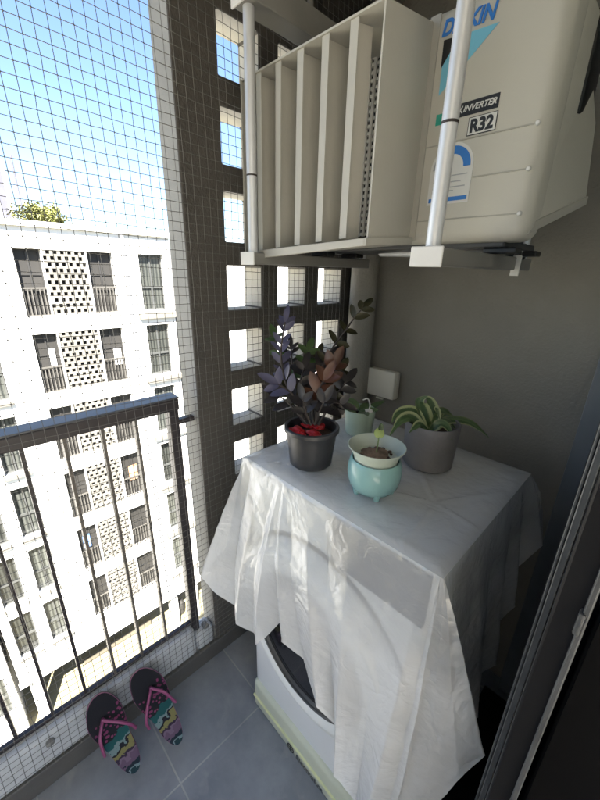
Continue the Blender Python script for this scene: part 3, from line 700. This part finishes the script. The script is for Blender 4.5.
def stem(path, doff, r, leaves, lm, L=.052, W=.021, t0=.35, n=7, spread=.8, droop=.2, two=True, sm='stem', seed=0):
    rnd = random.Random(seed)
    P = [dpt(px, py, dep0+doff[0]+(doff[1]-doff[0])*i/(len(path)-1)) for i, (px, py) in enumerate(path)]
    C = catmull(P, 8)
    st = MB().tube(C, [r*(1-.55*i/len(C)) for i in range(len(C))], 8).build('stem', sm, pa, True)
    m = MB(); N = len(C)-1
    for k in range(n):
        t = t0+(1-t0)*k/(n-1) if n > 1 else 1
        i = min(N-1, int(t*N)); c = C[i]; tg = (C[min(i+1, N)]-C[max(0, i-1)]).normalized()
        for s in ((-1, 1) if two else (1 if k % 2 else -1,)):
            sd = tg.cross(-CF).normalized()*s
            d = tg*(1.05-spread*.45+rnd.uniform(-.15, .15))+sd*spread+CF*rnd.uniform(-.45, .35)
            up = (-CF+Vector((0, 0, .6))+Vector((rnd.uniform(-.5, .5), rnd.uniform(-.5, .5), rnd.uniform(-.3, .5))))
            sz = (1-.35*abs(t-.55))*rnd.uniform(.82, 1.1)
            m.leaf(c, d, up, L*sz*.94, W*sz*1.15, droop*rnd.uniform(.2, 1.4), .26)
    if leaves:
        tg = (C[-1]-C[-4]).normalized(); m.leaf(C[-1], tg+CF*.1, -CF+Vector((0, 0, .5)), L*1.05, W, droop*.5, .3)
    m.build('leaves', lm, st, True, 70)
stem([(308, 424), (297, 405), (285, 380), (281, 352), (285, 322)], (0, -.02), .0046, True, 'lviolet', .048, .017, .50, 7, .55, seed=1)
stem([(310, 424), (302, 408), (290, 392), (278, 384)], (0, -.07), .004, True, 'lviolet', .060, .024, .70, 2, .8, seed=2)
stem([(314, 424), (313, 400), (320, 372), (334, 346), (346, 330)], (.01, .05), .0048, False, 'lolive', .050, .022, .62, 3, .95, two=True, seed=3)
stem([(346, 330), (354, 318), (362, 309)], (.05, .06), .003, True, 'lolive', .052, .021, .5, 2, .7, seed=31)
stem([(317, 424), (316, 402), (323, 386), (332, 368)], (.0, -.03), .0046, True, 'lbrown', .064, .029, .50, 3, .62, seed=4)
stem([(318, 424), (318, 404), (318, 392), (324, 380)], (.0, -.05), .004, True, 'lbrown', .058, .026, .45, 3, .7, seed=5)
stem([(313, 424), (306, 396), (303, 372), (308, 352)], (.02, .05), .0042, True, 'lgreen', .050, .022, .62, 3, .9, seed=6)
stem([(311, 424), (300, 398), (293, 368), (291, 348)], (.02, .06), .0042, True, 'lpurple', .046, .015, .45, 6, .8, seed=7)
stem([(319, 424), (328, 408), (337, 394), (346, 382)], (.02, .05), .004, True, 'lpurple', .058, .025, .6, 3, .9, seed=8)
stem([(307, 424), (297, 412), (287, 402), (279, 396)], (-.01, -.02), .0036, True, 'lpurple', .055, .024, .6, 2, .9, seed=9)
stem([(318, 425), (325, 413), (333, 403), (341, 404)], (-.01, -.04), .0036, True, 'lpurple', .045, .02, .4, 3, 1., seed=10)
stem([(312, 424), (309, 405), (311, 380), (318, 356)], (.03, .09), .0042, True, 'lolive', .048, .021, .55, 4, .9, seed=11)
stem([(305, 424), (292, 402), (284, 368), (275, 338)], (.03, .07), .0036, True, 'lgreen', .048, .021, .80, 2, .9, seed=12)
stem([(315, 425), (319, 412), (324, 402)], (-.03, -.05), .0036, True, 'lpurple', .05, .022, .5, 2, .8, seed=13)

stem([(313, 424), (309, 400), (314, 378), (327, 360)], (.02, .04), .004, True, 'lpurple', .056, .024, .5, 4, .9, seed=14)
stem([(310, 424), (303, 402), (300, 384), (304, 368)], (.0, .02), .004, True, 'lpurple', .052, .023, .5, 4, .95, seed=15)
stem([(316, 424), (321, 402), (331, 388), (340, 372)], (.03, .06), .004, True, 'lolive', .054, .024, .5, 4, .95, seed=16)
stem([(309, 424), (300, 408), (292, 398), (288, 390)], (.0, .0), .0036, True, 'lolive', .050, .023, .5, 3, .9, seed=17)
stem([(311, 425), (306, 412), (303, 400)], (-.03, -.05), .0036, True, 'lpurple', .046, .021, .5, 3, .9, seed=18)

# grey cement pot with strap leaves
gc = Vector((.818, .945, ZT_))
pb = thing('potted_plant', 'grey cylinder pot holding a striped strap leaved plant', 'potted plant', gc, 'potted plants on the plastic sheet')
m = MB(); m.lathe(pot_profile(.067, .0725, .130, 0, .006, .008), 56, 'z', gc); m.build('pot', 'potgrey', pb, True)
m = MB(); m.lathe([(.066, .10), (.03, .105), (0, .107)], 32, 'z', gc, .02); m.build('soil', 'soil', pb, True)
dg = (gc+Vector((0, 0, .12))-CAM).dot(CF)
def strap(path, d0, d1, W, up=None):
    P = [dpt(px, py, dg+d0+(d1-d0)*i/(len(path)-1)) for i, (px, py) in enumerate(path)]
    MB().strap(P, W*1.28, up or (-CF+Vector((0, 0, .8)))).build('leaf', 'strapleaf', pb, True)
strap([(428, 430), (424, 415), (420, 402), (428, 396)], .0, -.02, .034)
strap([(430, 430), (433, 412), (429, 400), (423, 397)], .01, .02, .026)
strap([(425, 430), (416, 413), (404, 411), (395, 416), (392, 423)], -.01, -.04, .022)
strap([(424, 431), (412, 418), (400, 421), (389, 437)], -.02, -.06, .026)
strap([(424, 430), (414, 417), (405, 418), (400, 423)], .02, .05, .020)
strap([(432, 430), (437, 415), (436, 409), (440, 420)], -.01, -.03, .016)
strap([(432, 431), (447, 421), (466, 422), (480, 430), (489, 438)], .0, .03, .020)
strap([(431, 431), (440, 424), (448, 429), (452, 441)], -.02, -.06, .020)
strap([(432, 431), (442, 419), (455, 420), (462, 427)], .02, .06, .022)
strap([(430, 431), (436, 422), (448, 422), (458, 432)], -.01, .01, .018)
strap([(427, 430), (420, 424), (414, 428), (409, 433)], -.03, -.06, .016)
strap([(430, 430), (440, 412), (450, 416), (456, 421)], .03, .08, .020)

# mint cup with a small succulent
cc = Vector((.562, .962, ZT_))
pc = thing('potted_plant', 'small mint green cup with low rounded leaves behind the charcoal pot', 'potted plant', cc, 'potted plants on the plastic sheet')
m = MB(); m.lathe(pot_profile(.044, .050, .088, 0, .004, .006), 44, 'z', cc); m.build('pot', 'cupgreen', pc, True)
m = MB(); m.lathe([(.043, .062), (.02, .066), (0, .067)], 24, 'z', cc, .02); m.build('soil', 'soil', pc, True)
dc = (cc+Vector((0, 0, .08))-CAM).dot(CF)
rnd = random.Random(5)
for (a, b, dd, W) in (((356, 413), (345, 406), -.01, .026), ((357, 412), (352, 405), .02, .028), ((360, 413), (367, 409), .02, .026), ((358, 415), (372, 414), -.02, .024), ((360, 416), (378, 407), .03, .02), ((357, 416), (347, 412), -.04, .024), ((362, 414), (366, 417), -.05, .022)):
    p, q = dpt(a[0], a[1]-2, dc), dpt(b[0], b[1]-4, dc+dd)
    m = MB(); m.leaf(p, q-p, Vector((0, 0, 1))-CF*.8, (q-p).length*1.45, W*1.15, .12, .35); m.build('leaf', 'lmid', pc, True)
m = MB(); m.tube(catmull([dpt(367, 414, dc-.01), dpt(370, 406, dc-.01), dpt(368, 399, dc), dpt(363, 400, dc)], 6), .0022, 8); m.build('curled_tendril', 'white', pc, True)
m = MB(); m.ball(dpt(369, 411, dc-.02), .012, 2, (1.1, .9, .6), .4); m.build('pebble', 'white', pc, True)

# turquoise footed planter and the nursery bowl sitting in it
tc_ = Vector((.793, .716, ZT_))
tp = thing('footed_planter', 'glossy turquoise round planter on small feet', 'planter', tc_)
TZ = .007
m = MB(); m.lathe([(0, TZ), (.038, TZ), (.050, TZ+.004), (.0595, TZ+.017), (.0640, TZ+.036), (.0650, TZ+.052), (.0635, TZ+.068), (.0600, TZ+.080), (.0575, TZ+.084), (.0555, TZ+.0845), (.0540, TZ+.081), (.0565, TZ+.06), (.052, TZ+.02), (0, TZ+.012)], 64, 'z', tc_); m.build('bowl', 'turq', tp, True)
for a in (-2.0, -.75, .55, 2.3):
    q = tc_+Vector((.045*math.cos(a), .045*math.sin(a), 0))
    m = MB(); m.tube([q, q+Vector((0, 0, .006)), q+Vector((0, 0, .018))], [.0065, .008, .011], 16); m.build('foot', 'turq', tp, True)
nc = tc_+Vector((0, 0, .054))
nb = thing('nursery_bowl', 'pale green flared bowl with a single round leaf sprout sitting in the turquoise planter', 'potted plant', nc, 'potted plants on the plastic sheet')
m = MB(); m.lathe([(0, -.02), (.040, -.02), (.0455, .0), (.0495, .026), (.0535, .044), (.060, .059), (.0675, .067), (.0685, .0695), (.067, .0705), (.063, .067), (.056, .055), (.0505, .042), (.0, .034)], 60, 'z', nc); m.build('bowl', 'palegreen', nb, True)
m = MB(); m.ball(nc+Vector((-.006, .004, .036)), .036, 3, (1, 1, .55), .35); m.build('coir_mound', 'coir', nb, True)
m = MB()
for i in range(26):
    a = rnd.uniform(0, 2*PI); r = rnd.uniform(.02, .044)
    m.ball(nc+Vector((r*math.cos(a), r*math.sin(a), .042)), rnd.uniform(.004, .008), 1, (1, 1, .7), .3)
m.build('soil_crumbs', 'soil', nb, True)
dn = (nc-CAM).dot(CF)
pts = [nc+Vector((0, 0, .05)), nc+Vector((.001, .002, .075)), nc+Vector((0, .004, .100))]
m = MB(); m.tube(catmull(pts, 6), .0016, 8); m.build('stem', 'stemg', nb, True)
hc = pts[-1]; m = MB(); ax1 = CR; ax2 = (CU*.95+CF*.2).normalized(); nn = ax1.cross(ax2)
vs = [m.bm.verts.new(hc+nn*.003)]+[m.bm.verts.new(hc+(ax1*math.cos(2*PI*k/20)+ax2*math.sin(2*PI*k/20))*(.0125 if k != 15 else .009)) for k in range(20)]
for k in range(20): m.bm.faces.new((vs[0], vs[1+k], vs[1+(k+1) % 20]))
m.build('round_leaf', 'lbright', nb, True)
m = MB(); m.leaf(hc+Vector((0, .004, .004)), (0, .1, 1), -CF, .020, .013, .1, .3); m.build('young_leaf', 'lgreen', nb, True)

# ------------------------------------------------------------------ flip-flops leaning on the kerb
def flipflop(heel, toe, lab, side):
    heel, toe = Vector(heel), Vector(toe); X = (toe-heel); L = X.length; X.normalize()
    Nn = Vector((.80, -.12, .58)); Yv = Nn.cross(X).normalized(); Nn = X.cross(Yv)
    t = thing('flip_flop', lab, 'sandal', heel, 'pair of flip flops leaning on the kerb')
    t.matrix_world = Matrix(((X.x, Yv.x, Nn.x, heel.x), (X.y, Yv.y, Nn.y, heel.y), (X.z, Yv.z, Nn.z, heel.z), (0, 0, 0, 1)))
    n = 56; out = []
    for i in range(n):
        a = 2*PI*i/n; c, s = math.cos(a), math.sin(a); u = (1-c)/2           # u 0 heel .. 1 toe
        w = .039+.020*max(0, min(1, (u-.3)/.45))**1.2-.004*math.exp(-((u-.42)/.15)**2)
        r = abs(s)**.82*(1 if s > 0 else -1)
        out.append(Vector((L*u, r*w+side*.010*math.sin(PI*u)*u, 0)))
    def body(z0, z1, bev):
        m = MB(); m.prism([(p.x, p.y, z0) for p in out], (0, 0, z1-z0), bev)
        for v in m.bm.verts: v.co.z += .010*((v.co.x/L-.5)*2)**2*(1 if v.co.x > L/2 else .5)
        return m
    def add(m, name, mt):
        o = m.build(name, mt, None, True, 50); o.parent = t; o.matrix_parent_inverse = Matrix(); return o
    add(body(-.011, .002, .002), 'sole', 'sole')
    # pink edge line round the footbed
    add(body(.0022, .0045, .0006), 'rim', 'pink')
    m = MB(); m.prism([(p.x*.988+.006*L, p.y*.978, .0046) for p in out], (0, 0, .0026), 0)
    for v in m.bm.verts: v.co.z += .010*((v.co.x/L-.5)*2)**2*(1 if v.co.x > L/2 else .5)
    add(m, 'footbed', 'print')
    px = .74*L; py = side*.012
    for s in (-1, 1):
        w = s*.054
        P = [(px, py, .010), (px-.006, py+s*.006, .024), (px-.035, py*.6+s*.030, .034), (px-.072, s*.046, .027), (.40*L, w*.93, .010), (.385*L, w*.95, -.002)]
        add(MB().tube(catmull(P, 7), [.0036]*6*6+[.0046]*10, 8) if False else MB().tube(catmull(P, 7), .0048, 8), 'strap', 'pink')
    add(MB().tube([(px, py, .002), (px, py, .024)], [.004, .0045], 8), 'toe_post', 'pink')
    return t
flipflop((.345, .172, .018), (.192, .128, .262), 'left pink strapped flip flop with black toe and bright print, nearer the photo edge', 1)
flipflop((.372, .312, .018), (.205, .252, .262), 'right pink strapped flip flop with black toe and bright print, nearer the washing machine', -1)

# ------------------------------------------------------------------ sliding door on the right
sd = thing('sliding_door', 'dark sliding glass door with thin aluminium edges and small latch', 'door', (1.19, .6, 0))
MB().box((1.086, 1.345, .004), (1.142, YB-.003, ZC-.002), .003).build('frame_jamb', 'doorgrey', sd)
MB().box((1.150, 1.30, .004), (1.36, YB-.003, ZC-.003), .003).build('wall_jamb', 'dframe', sd)
MB().box((1.05, -.9, .003), (1.30, 1.30, .028), .003).build('track', 'dframe', sd)
def leaf(x0, x1, y0, mt):
    l = MB().box((x0, y0, .03), (x1, y0+.06, ZC-.01), .003).build('leaf_stile', mt, sd)
    MB().quad(((x0+x1)/2, y0+.06, .12), ((x0+x1)/2, 1.29, .12), ((x0+x1)/2, 1.29, ZC-.1), ((x0+x1)/2, y0+.06, ZC-.1)).build('glass', 'pane', l)
    MB().box((x0, y0+.06, .03), (x1, 1.29, .12), .003).build('bottom_rail', mt, l)
    MB().box((x0, y0+.06, ZC-.1), (x1, 1.29, ZC-.01), .003).build('top_rail', mt, l)
    return l
l1 = leaf(1.181, 1.1935, .55, 'dframe')
MB().box((1.1865, .542, .032), (1.1945, .5495, ZC-.02), .0012).build('edge_strip', 'alu', l1)
MB().box((1.1822, .546, .032), (1.1855, .5497, ZC-.02), .0008).build('edge_strip', 'alu', l1)
l2 = leaf(1.199, 1.2268, .44, 'dframe')
MB().box((1.2225, .431, .032), (1.2285, .4395, ZC-.02), .0015).build('edge_strip', 'alu', l2)
p = at(582, 620, 1, .436)
m = MB(); m.box((p.x-.004, .428, p.z-.016), (p.x+.002, .4395, p.z+.012), .002); m.build('latch', 'alu', l2, True)

# ------------------------------------------------------------------ outside: flats opposite
FX = -15.; ST = 2.92; Z0 = 2.085; OH = 2.29; GZ = -19.6
def cells(m, x_in, x_out, ys, zs, open_):
    for i in range(len(ys)-1):
        for j in range(len(zs)-1):
            if not open_(i, j): m.box((x_in, ys[i], zs[j]), (x_out, ys[i+1], zs[j+1]))
def pane_mesh(w, h, kind):
    m = MB(); m.box((-.30, 0, 0), (-.26, w, h)); return m
lib = {}
def inst(key, mk, name, loc, parent):
    if key not in lib: lib[key] = mk(); o = lib[key]
    else: o = lib[key].copy(); COL.objects.link(o)
    o.name = name; o.parent = parent; o.matrix_parent_inverse = Matrix(); o.location = loc
    return o
def mk_frame(w, h):
    m = MB(); t = .06
    for a, b in (((0, 0), (t, h)), ((w-t, 0), (w, h)), ((t, 0), (w-t, t)), ((t, h-t), (w-t, h)), ((t, h*.40), (w-t, h*.40+.09)), ((w*.5-.035, t), (w*.5+.035, h*.40)), ((w*.5-.03, h*.40+.09), (w*.5+.03, h-t))):
        m.box((-.255, a[0], a[1]), (-.20, b[0], b[1]))
    return m.build('frame', 'wframe')
def mk_grille(w, h):
    m = MB(); x = .04
    while x < w-.02: m.box((-.16, x, .02), (-.12, x+.035, h*.42)); x += .125
    m.box((-.165, 0, h*.42), (-.115, w, h*.42+.05)); m.box((-.165, 0, .0), (-.115, w, .04))
    return m.build('grille', 'bars')
def mk_door_frame(w, h):
    m = MB()
    for y in (0, w*.5-.025, w-.05): m.box((-.27, y, 0), (-.22, y+.05, h))
    m.box((-.27, .05, h-.06), (-.22, w-.05, h)); m.box((-.268, .05, h*.62), (-.222, w-.05, h*.62+.05))
    return m.build('frame', 'dframe2')
def mk_lattice(w, h):
    m = MB(); nc_, nr = 12, 22; cw, ch = w/nc_, h/nr; t = .07
    for r in range(0, nr, 2):
        m.box((-t, 0, r*ch), (0, w, (r+.72)*ch))
        off = (r//2) % 2
        for c in range(-1, nc_+1):
            if c % 2 == off:
                a = max(0, c*cw+.03*cw); b_ = min(w, (c+1)*cw-.03*cw)
                if b_ > a: m.box((-t+.002, a, (r+.72)*ch), (-.002, b_, (r+2)*ch))
    return m.build('lattice', 'lattice')
def window(parent, y, z, w, h, kind):
    if kind == 'W':
        p = inst(('pane', w, h), lambda: pane_mesh(w, h, 0).build('pane', 'curtain'), 'window', (0, y, z), parent)
        inst(('fr', w, h), lambda: mk_frame(w, h), 'frame', (0, 0, 0), p)
    else:
        p = inst(('dark', w, h), lambda: pane_mesh(w, h, 1).build('pane', 'dark'), 'balcony_opening', (0, y, z), parent)
        inst(('gr', w, h), lambda: mk_grille(w, h), 'grille', (0, 0, 0), p)
        inst(('df', w, h), lambda: mk_door_frame(w, h), 'frame', (-.004, 0, 0), p)
    return p
B = thing('apartment_block', 'sunlit white block of flats with lattice panels standing opposite the balcony', 'building', (FX, 0, 0))
bays = [(-.85, -.10, 'W'), (.36, 1.10, 'W'), (2.17, 2.95, 'O'), (3.0, 4.36, 'L'), (4.42, 5.32, 'O'), (6.34, 7.38, 'W')]
yl = [-1.15]
for a, b, _ in bays: yl += [a, b]
yl.append(7.72)
zl = [-16.2]
for kk in range(5, -1, -1): zl += [Z0-kk*ST-OH, Z0-kk*ST]
zl.append(2.80)
m = MB(); cells(m, -.34, 0, yl, zl, lambda i, j: i % 2 == 1 and j % 2 == 1)
o = m.build('wall', 'facade'); o.parent = B
MB().box((-6, -1.15, -16.2), (-.341, 7.72, 2.78)).build('core', 'dark', None).parent = B
o = MB().box((-6, -1.3, 2.802), (.12, 7.9, 2.98)).build('roof_slab', 'facade'); o.parent = B
o = MB().box((0, -1.2, -16.35), (.10, 7.8, -16.02)).build('base_band', 'facade'); o.parent = B
for kk in range(6):
    zt = Z0-kk*ST
    for a, b, kd in bays:
        if kd == 'L':
            p = inst('lat', lambda: mk_lattice(1.36, OH), 'lattice_panel', (-.02, a, zt-OH), B)
        else: window(B, a, zt-OH, b-a, OH, kd)
    o = MB().box((.001, 6.1, zt-OH-.34), (.16, 7.86, zt-OH-.10)).build('ledge', 'lattice'); o.parent = B
    o = MB().box((.001, -.02, zt-OH+.1), (.12, .30, zt-OH+.5)).build('ledge', 'facade') if False else None
    for (y, w) in ((-.90, .85), (.30, .86)):
        o = MB().box((.001, y, zt-OH-.16), (.12, y+w, zt-OH-.04)).build('sill', 'lattice'); o.parent = B
o = MB().tube([(.07, 5.78, -16.0), (.07, 5.78, 2.75)], .075, 10).build('rain_pipe', 'raingrey'); o.parent = B
# laundry and odd things on the balconies
for (y, z, w, h, mt) in ((2.35, Z0-4*ST-1.2, .3, .7, 'cloth1'), (4.75, Z0-3*ST-1.5, .4, .8, 'cloth2'), (4.7, Z0-2*ST-1.3, .35, .6, 'grille'), (2.6, Z0-ST-1.3, .2, .7, 'grille'), (4.9, Z0-ST-1.6, .3, .7, 'room')):
    o = MB().box((-.21, y, z), (-.17, y+w, z+h), .02).build('hanging_laundry', mt); o.parent = B
# left wing reaching the ground
W2 = thing('apartment_wing', 'white wing with windows joining the block at its lower left', 'building', (FX-.2, -1.4, GZ))
zl2 = [GZ]
for kk in range(6, -1, -1): zl2 += [Z0-kk*ST-OH, Z0-kk*ST]
zl2.append(2.5)
m = MB(); cells(m, FX-.54, FX-.2, [-16, -3.6, -2.85, -2.35, -1.62, -1.36], zl2, lambda i, j: i % 2 == 1 and j % 2 == 1)  # blank run out of view, lengthened to bounce more light
for v in m.bm.verts: v.co -= Vector((FX-.2, -1.4, GZ))
o = m.build('wall', 'facade'); o.parent = W2
o = MB().box((-6, -14.5, 0), (-.341, .03, 2.4-GZ)).build('core', 'facade2'); o.parent = W2
for kk in range(7):
    for a, b in ((-3.6, -2.85), (-2.35, -1.62)): window(W2, a+1.4, Z0-kk*ST-OH-GZ, round(b-a, 3), OH, 'W')
# void deck under the block
vd = thing('void_deck', 'open ground floor of the block with tan walls and white columns', 'building', (FX, 3, GZ))
def vbox(n, lo, hi, mt, bev=0.):
    o = MB().box(Vector(lo)-Vector((FX, 3, GZ)), Vector(hi)-Vector((FX, 3, GZ)), bev).build(n, mt); o.parent = vd; return o
vbox('rear_wall', (FX-3.6, -1.3, GZ+.003), (FX-3.3, 9, -16.22), 'deck')
for y in (-.9, 6.0, 7.3): vbox('column', (FX-.9, y, GZ+.002), (FX-.4, y+.4, -16.21), 'facade')
for y in (.4, 2.3, 4.2): vbox('wall_pilaster', (FX-3.29, y, GZ+.004), (FX-3.1, y+.25, -16.23), 'wframe')
vbox('railing_panel', (FX-2.0, 1.4, GZ+.003), (FX-1.95, 5.2, GZ+.35), 'deck')
for (y, z) in ((6.6, 0.05), (6.62, 1.5)):
    vbox('parked_machine', (FX-1.6, y, GZ+z), (FX-1.1, y+.55, GZ+z+1.0), 'dark', .2)
# next block, seen through the pierced wall
B3 = thing('far_block', 'white block of flats seen through the square holes of the pierced wall', 'building', (FX-1.5, 9, GZ))
yl3 = [9.2]; 
for i in range(5): yl3 += [10.2+i*3.2, 11.6+i*3.2]
yl3.append(26)
m = MB(); cells(m, -.34, 0, [y-9 for y in yl3], [z-GZ for z in zl2], lambda i, j: i % 2 == 1 and j % 2 == 1)
o = m.build('wall', 'facade'); o.parent = B3
o = MB().box((-6, .2, 0), (-.341, 17, 2.45-GZ)).build('core', 'facade2'); o.parent = B3
for kk in range(7):
    for i in range(5): window(B3, yl3[1+2*i]-9, Z0-kk*ST-OH-GZ, 1.4, OH, 'W')
# ground
g_ = mat('concrete yard', (.22, .20, .125), .85, .15, .5, .2, 4, stain=((.16, .15, .11), .6, .6, .5))
struct(MB().box((-220, -200, GZ-.3), (.0, 260, GZ)).build('ground', g_))
# trees behind the roof
def tree(loc, h, R, lab, seed):
    rnd = random.Random(seed); loc = Vector(loc)
    t = thing('tree', lab, 'tree', loc, 'trees beyond the roof')
    m = MB(); m.tube([loc, loc+Vector((.2, .1, h*.5)), loc+Vector((.1, .3, h*.86))], [.35, .24, .1], 10)
    for i in range(9):
        a = rnd.uniform(0, 2*PI); z = rnd.uniform(.62, .82)*h
        m.tube([loc+Vector((.15, .2, z)), loc+Vector((R*.7*math.cos(a), R*.7*math.sin(a), z+rnd.uniform(.5, 1.5)))], [.09, .03], 6)
    m.build('trunk', 'bark', t, True)
    m = MB(); cl = [(loc+Vector((rnd.gauss(0, R*.42), rnd.gauss(0, R*.5), h*.90+rnd.gauss(0, R*.22))), rnd.uniform(.35, .75)) for _ in range(34)]
    for c, r in cl:
        for _ in range(120):
            d = Vector((rnd.gauss(0, 1), rnd.gauss(0, 1), rnd.gauss(0, .7))); p = c+d.normalized()*r*rnd.random()**.4
            m.leaf(p, (rnd.gauss(0, 1), rnd.gauss(0, 1), rnd.gauss(-.2, .6)), (rnd.gauss(0, .5), rnd.gauss(0, .5), 1), rnd.uniform(.16, .30), rnd.uniform(.08, .13), .2, .2, 3)
    m.build('crown', 'crown', t)
tree((-30, 6.2, GZ), 26.6, 1.75, 'yellow green tree crown rising over the white roof', 3)
tree((-33, 13.5, GZ), 25.0, 1.6, 'second yellow green tree mostly behind the pierced wall', 8)
# tower far left with mast
tw = thing('distant_tower', 'tall narrow grey tower far off at the left edge', 'building', (-80, 10, GZ))
def tbox(n, lo, hi, mt):
    o = MB().box(Vector(lo)-Vector((-80, 10, GZ)), Vector(hi)-Vector((-80, 10, GZ))).build(n, mt); o.parent = tw
tbox('shaft', (-86, 8.9, GZ), (-80, 12.1, 17.0), 'tower')
tbox('stair_strip', (-79.99, 10.6, GZ), (-79.9, 11.5, 16.2), 'towerdark')
tbox('cap', (-85.5, 9.4, 17.0), (-80.5, 11.6, 18.2), 'tower')
o = MB().tube([(-80+80, 13.3-10, 0), (0, 13.3-10, 17.9-GZ)], .14, 8).build('mast', 'towerdark'); o.parent = tw

# ------------------------------------------------------------------ light
w = bpy.data.worlds.new('World'); S.world = w; w.use_nodes = True
n = w.node_tree; sky = n.nodes.new('ShaderNodeTexSky'); sky.sky_type = 'NISHITA'; sky.sun_disc = False
EL, sunv = 52, Vector((.80, -.42, 0)).normalized()
sky.sun_elevation = math.radians(EL); sky.sun_rotation = math.atan2(sunv.x, sunv.y)
sky.air_density = .9; sky.dust_density = .7; sky.ozone_density = 2.6
n.links.new(sky.outputs[0], n.nodes['Background'].inputs[0]); n.nodes['Background'].inputs[1].default_value = .05
sl = bpy.data.lights.new('sun', 'SUN'); sl.energy = 5.0; sl.angle = math.radians(.5); sl.color = (1, .95, .86)
so_ = bpy.data.objects.new('sun', sl); COL.objects.link(so_)
d = -(sunv*math.cos(math.radians(EL))+Vector((0, 0, math.sin(math.radians(EL)))))
so_.rotation_euler = d.to_track_quat('-Z', 'Y').to_euler()
S.render.engine = 'CYCLES'
S.cycles.max_bounces = 10; S.cycles.diffuse_bounces = 6; S.cycles.transparent_max_bounces = 16
vs_ = S.view_settings; vs_.view_transform = 'Standard'; vs_.look = 'None'; vs_.gamma = 1; vs_.use_curve_mapping = False; vs_.exposure = 3.0
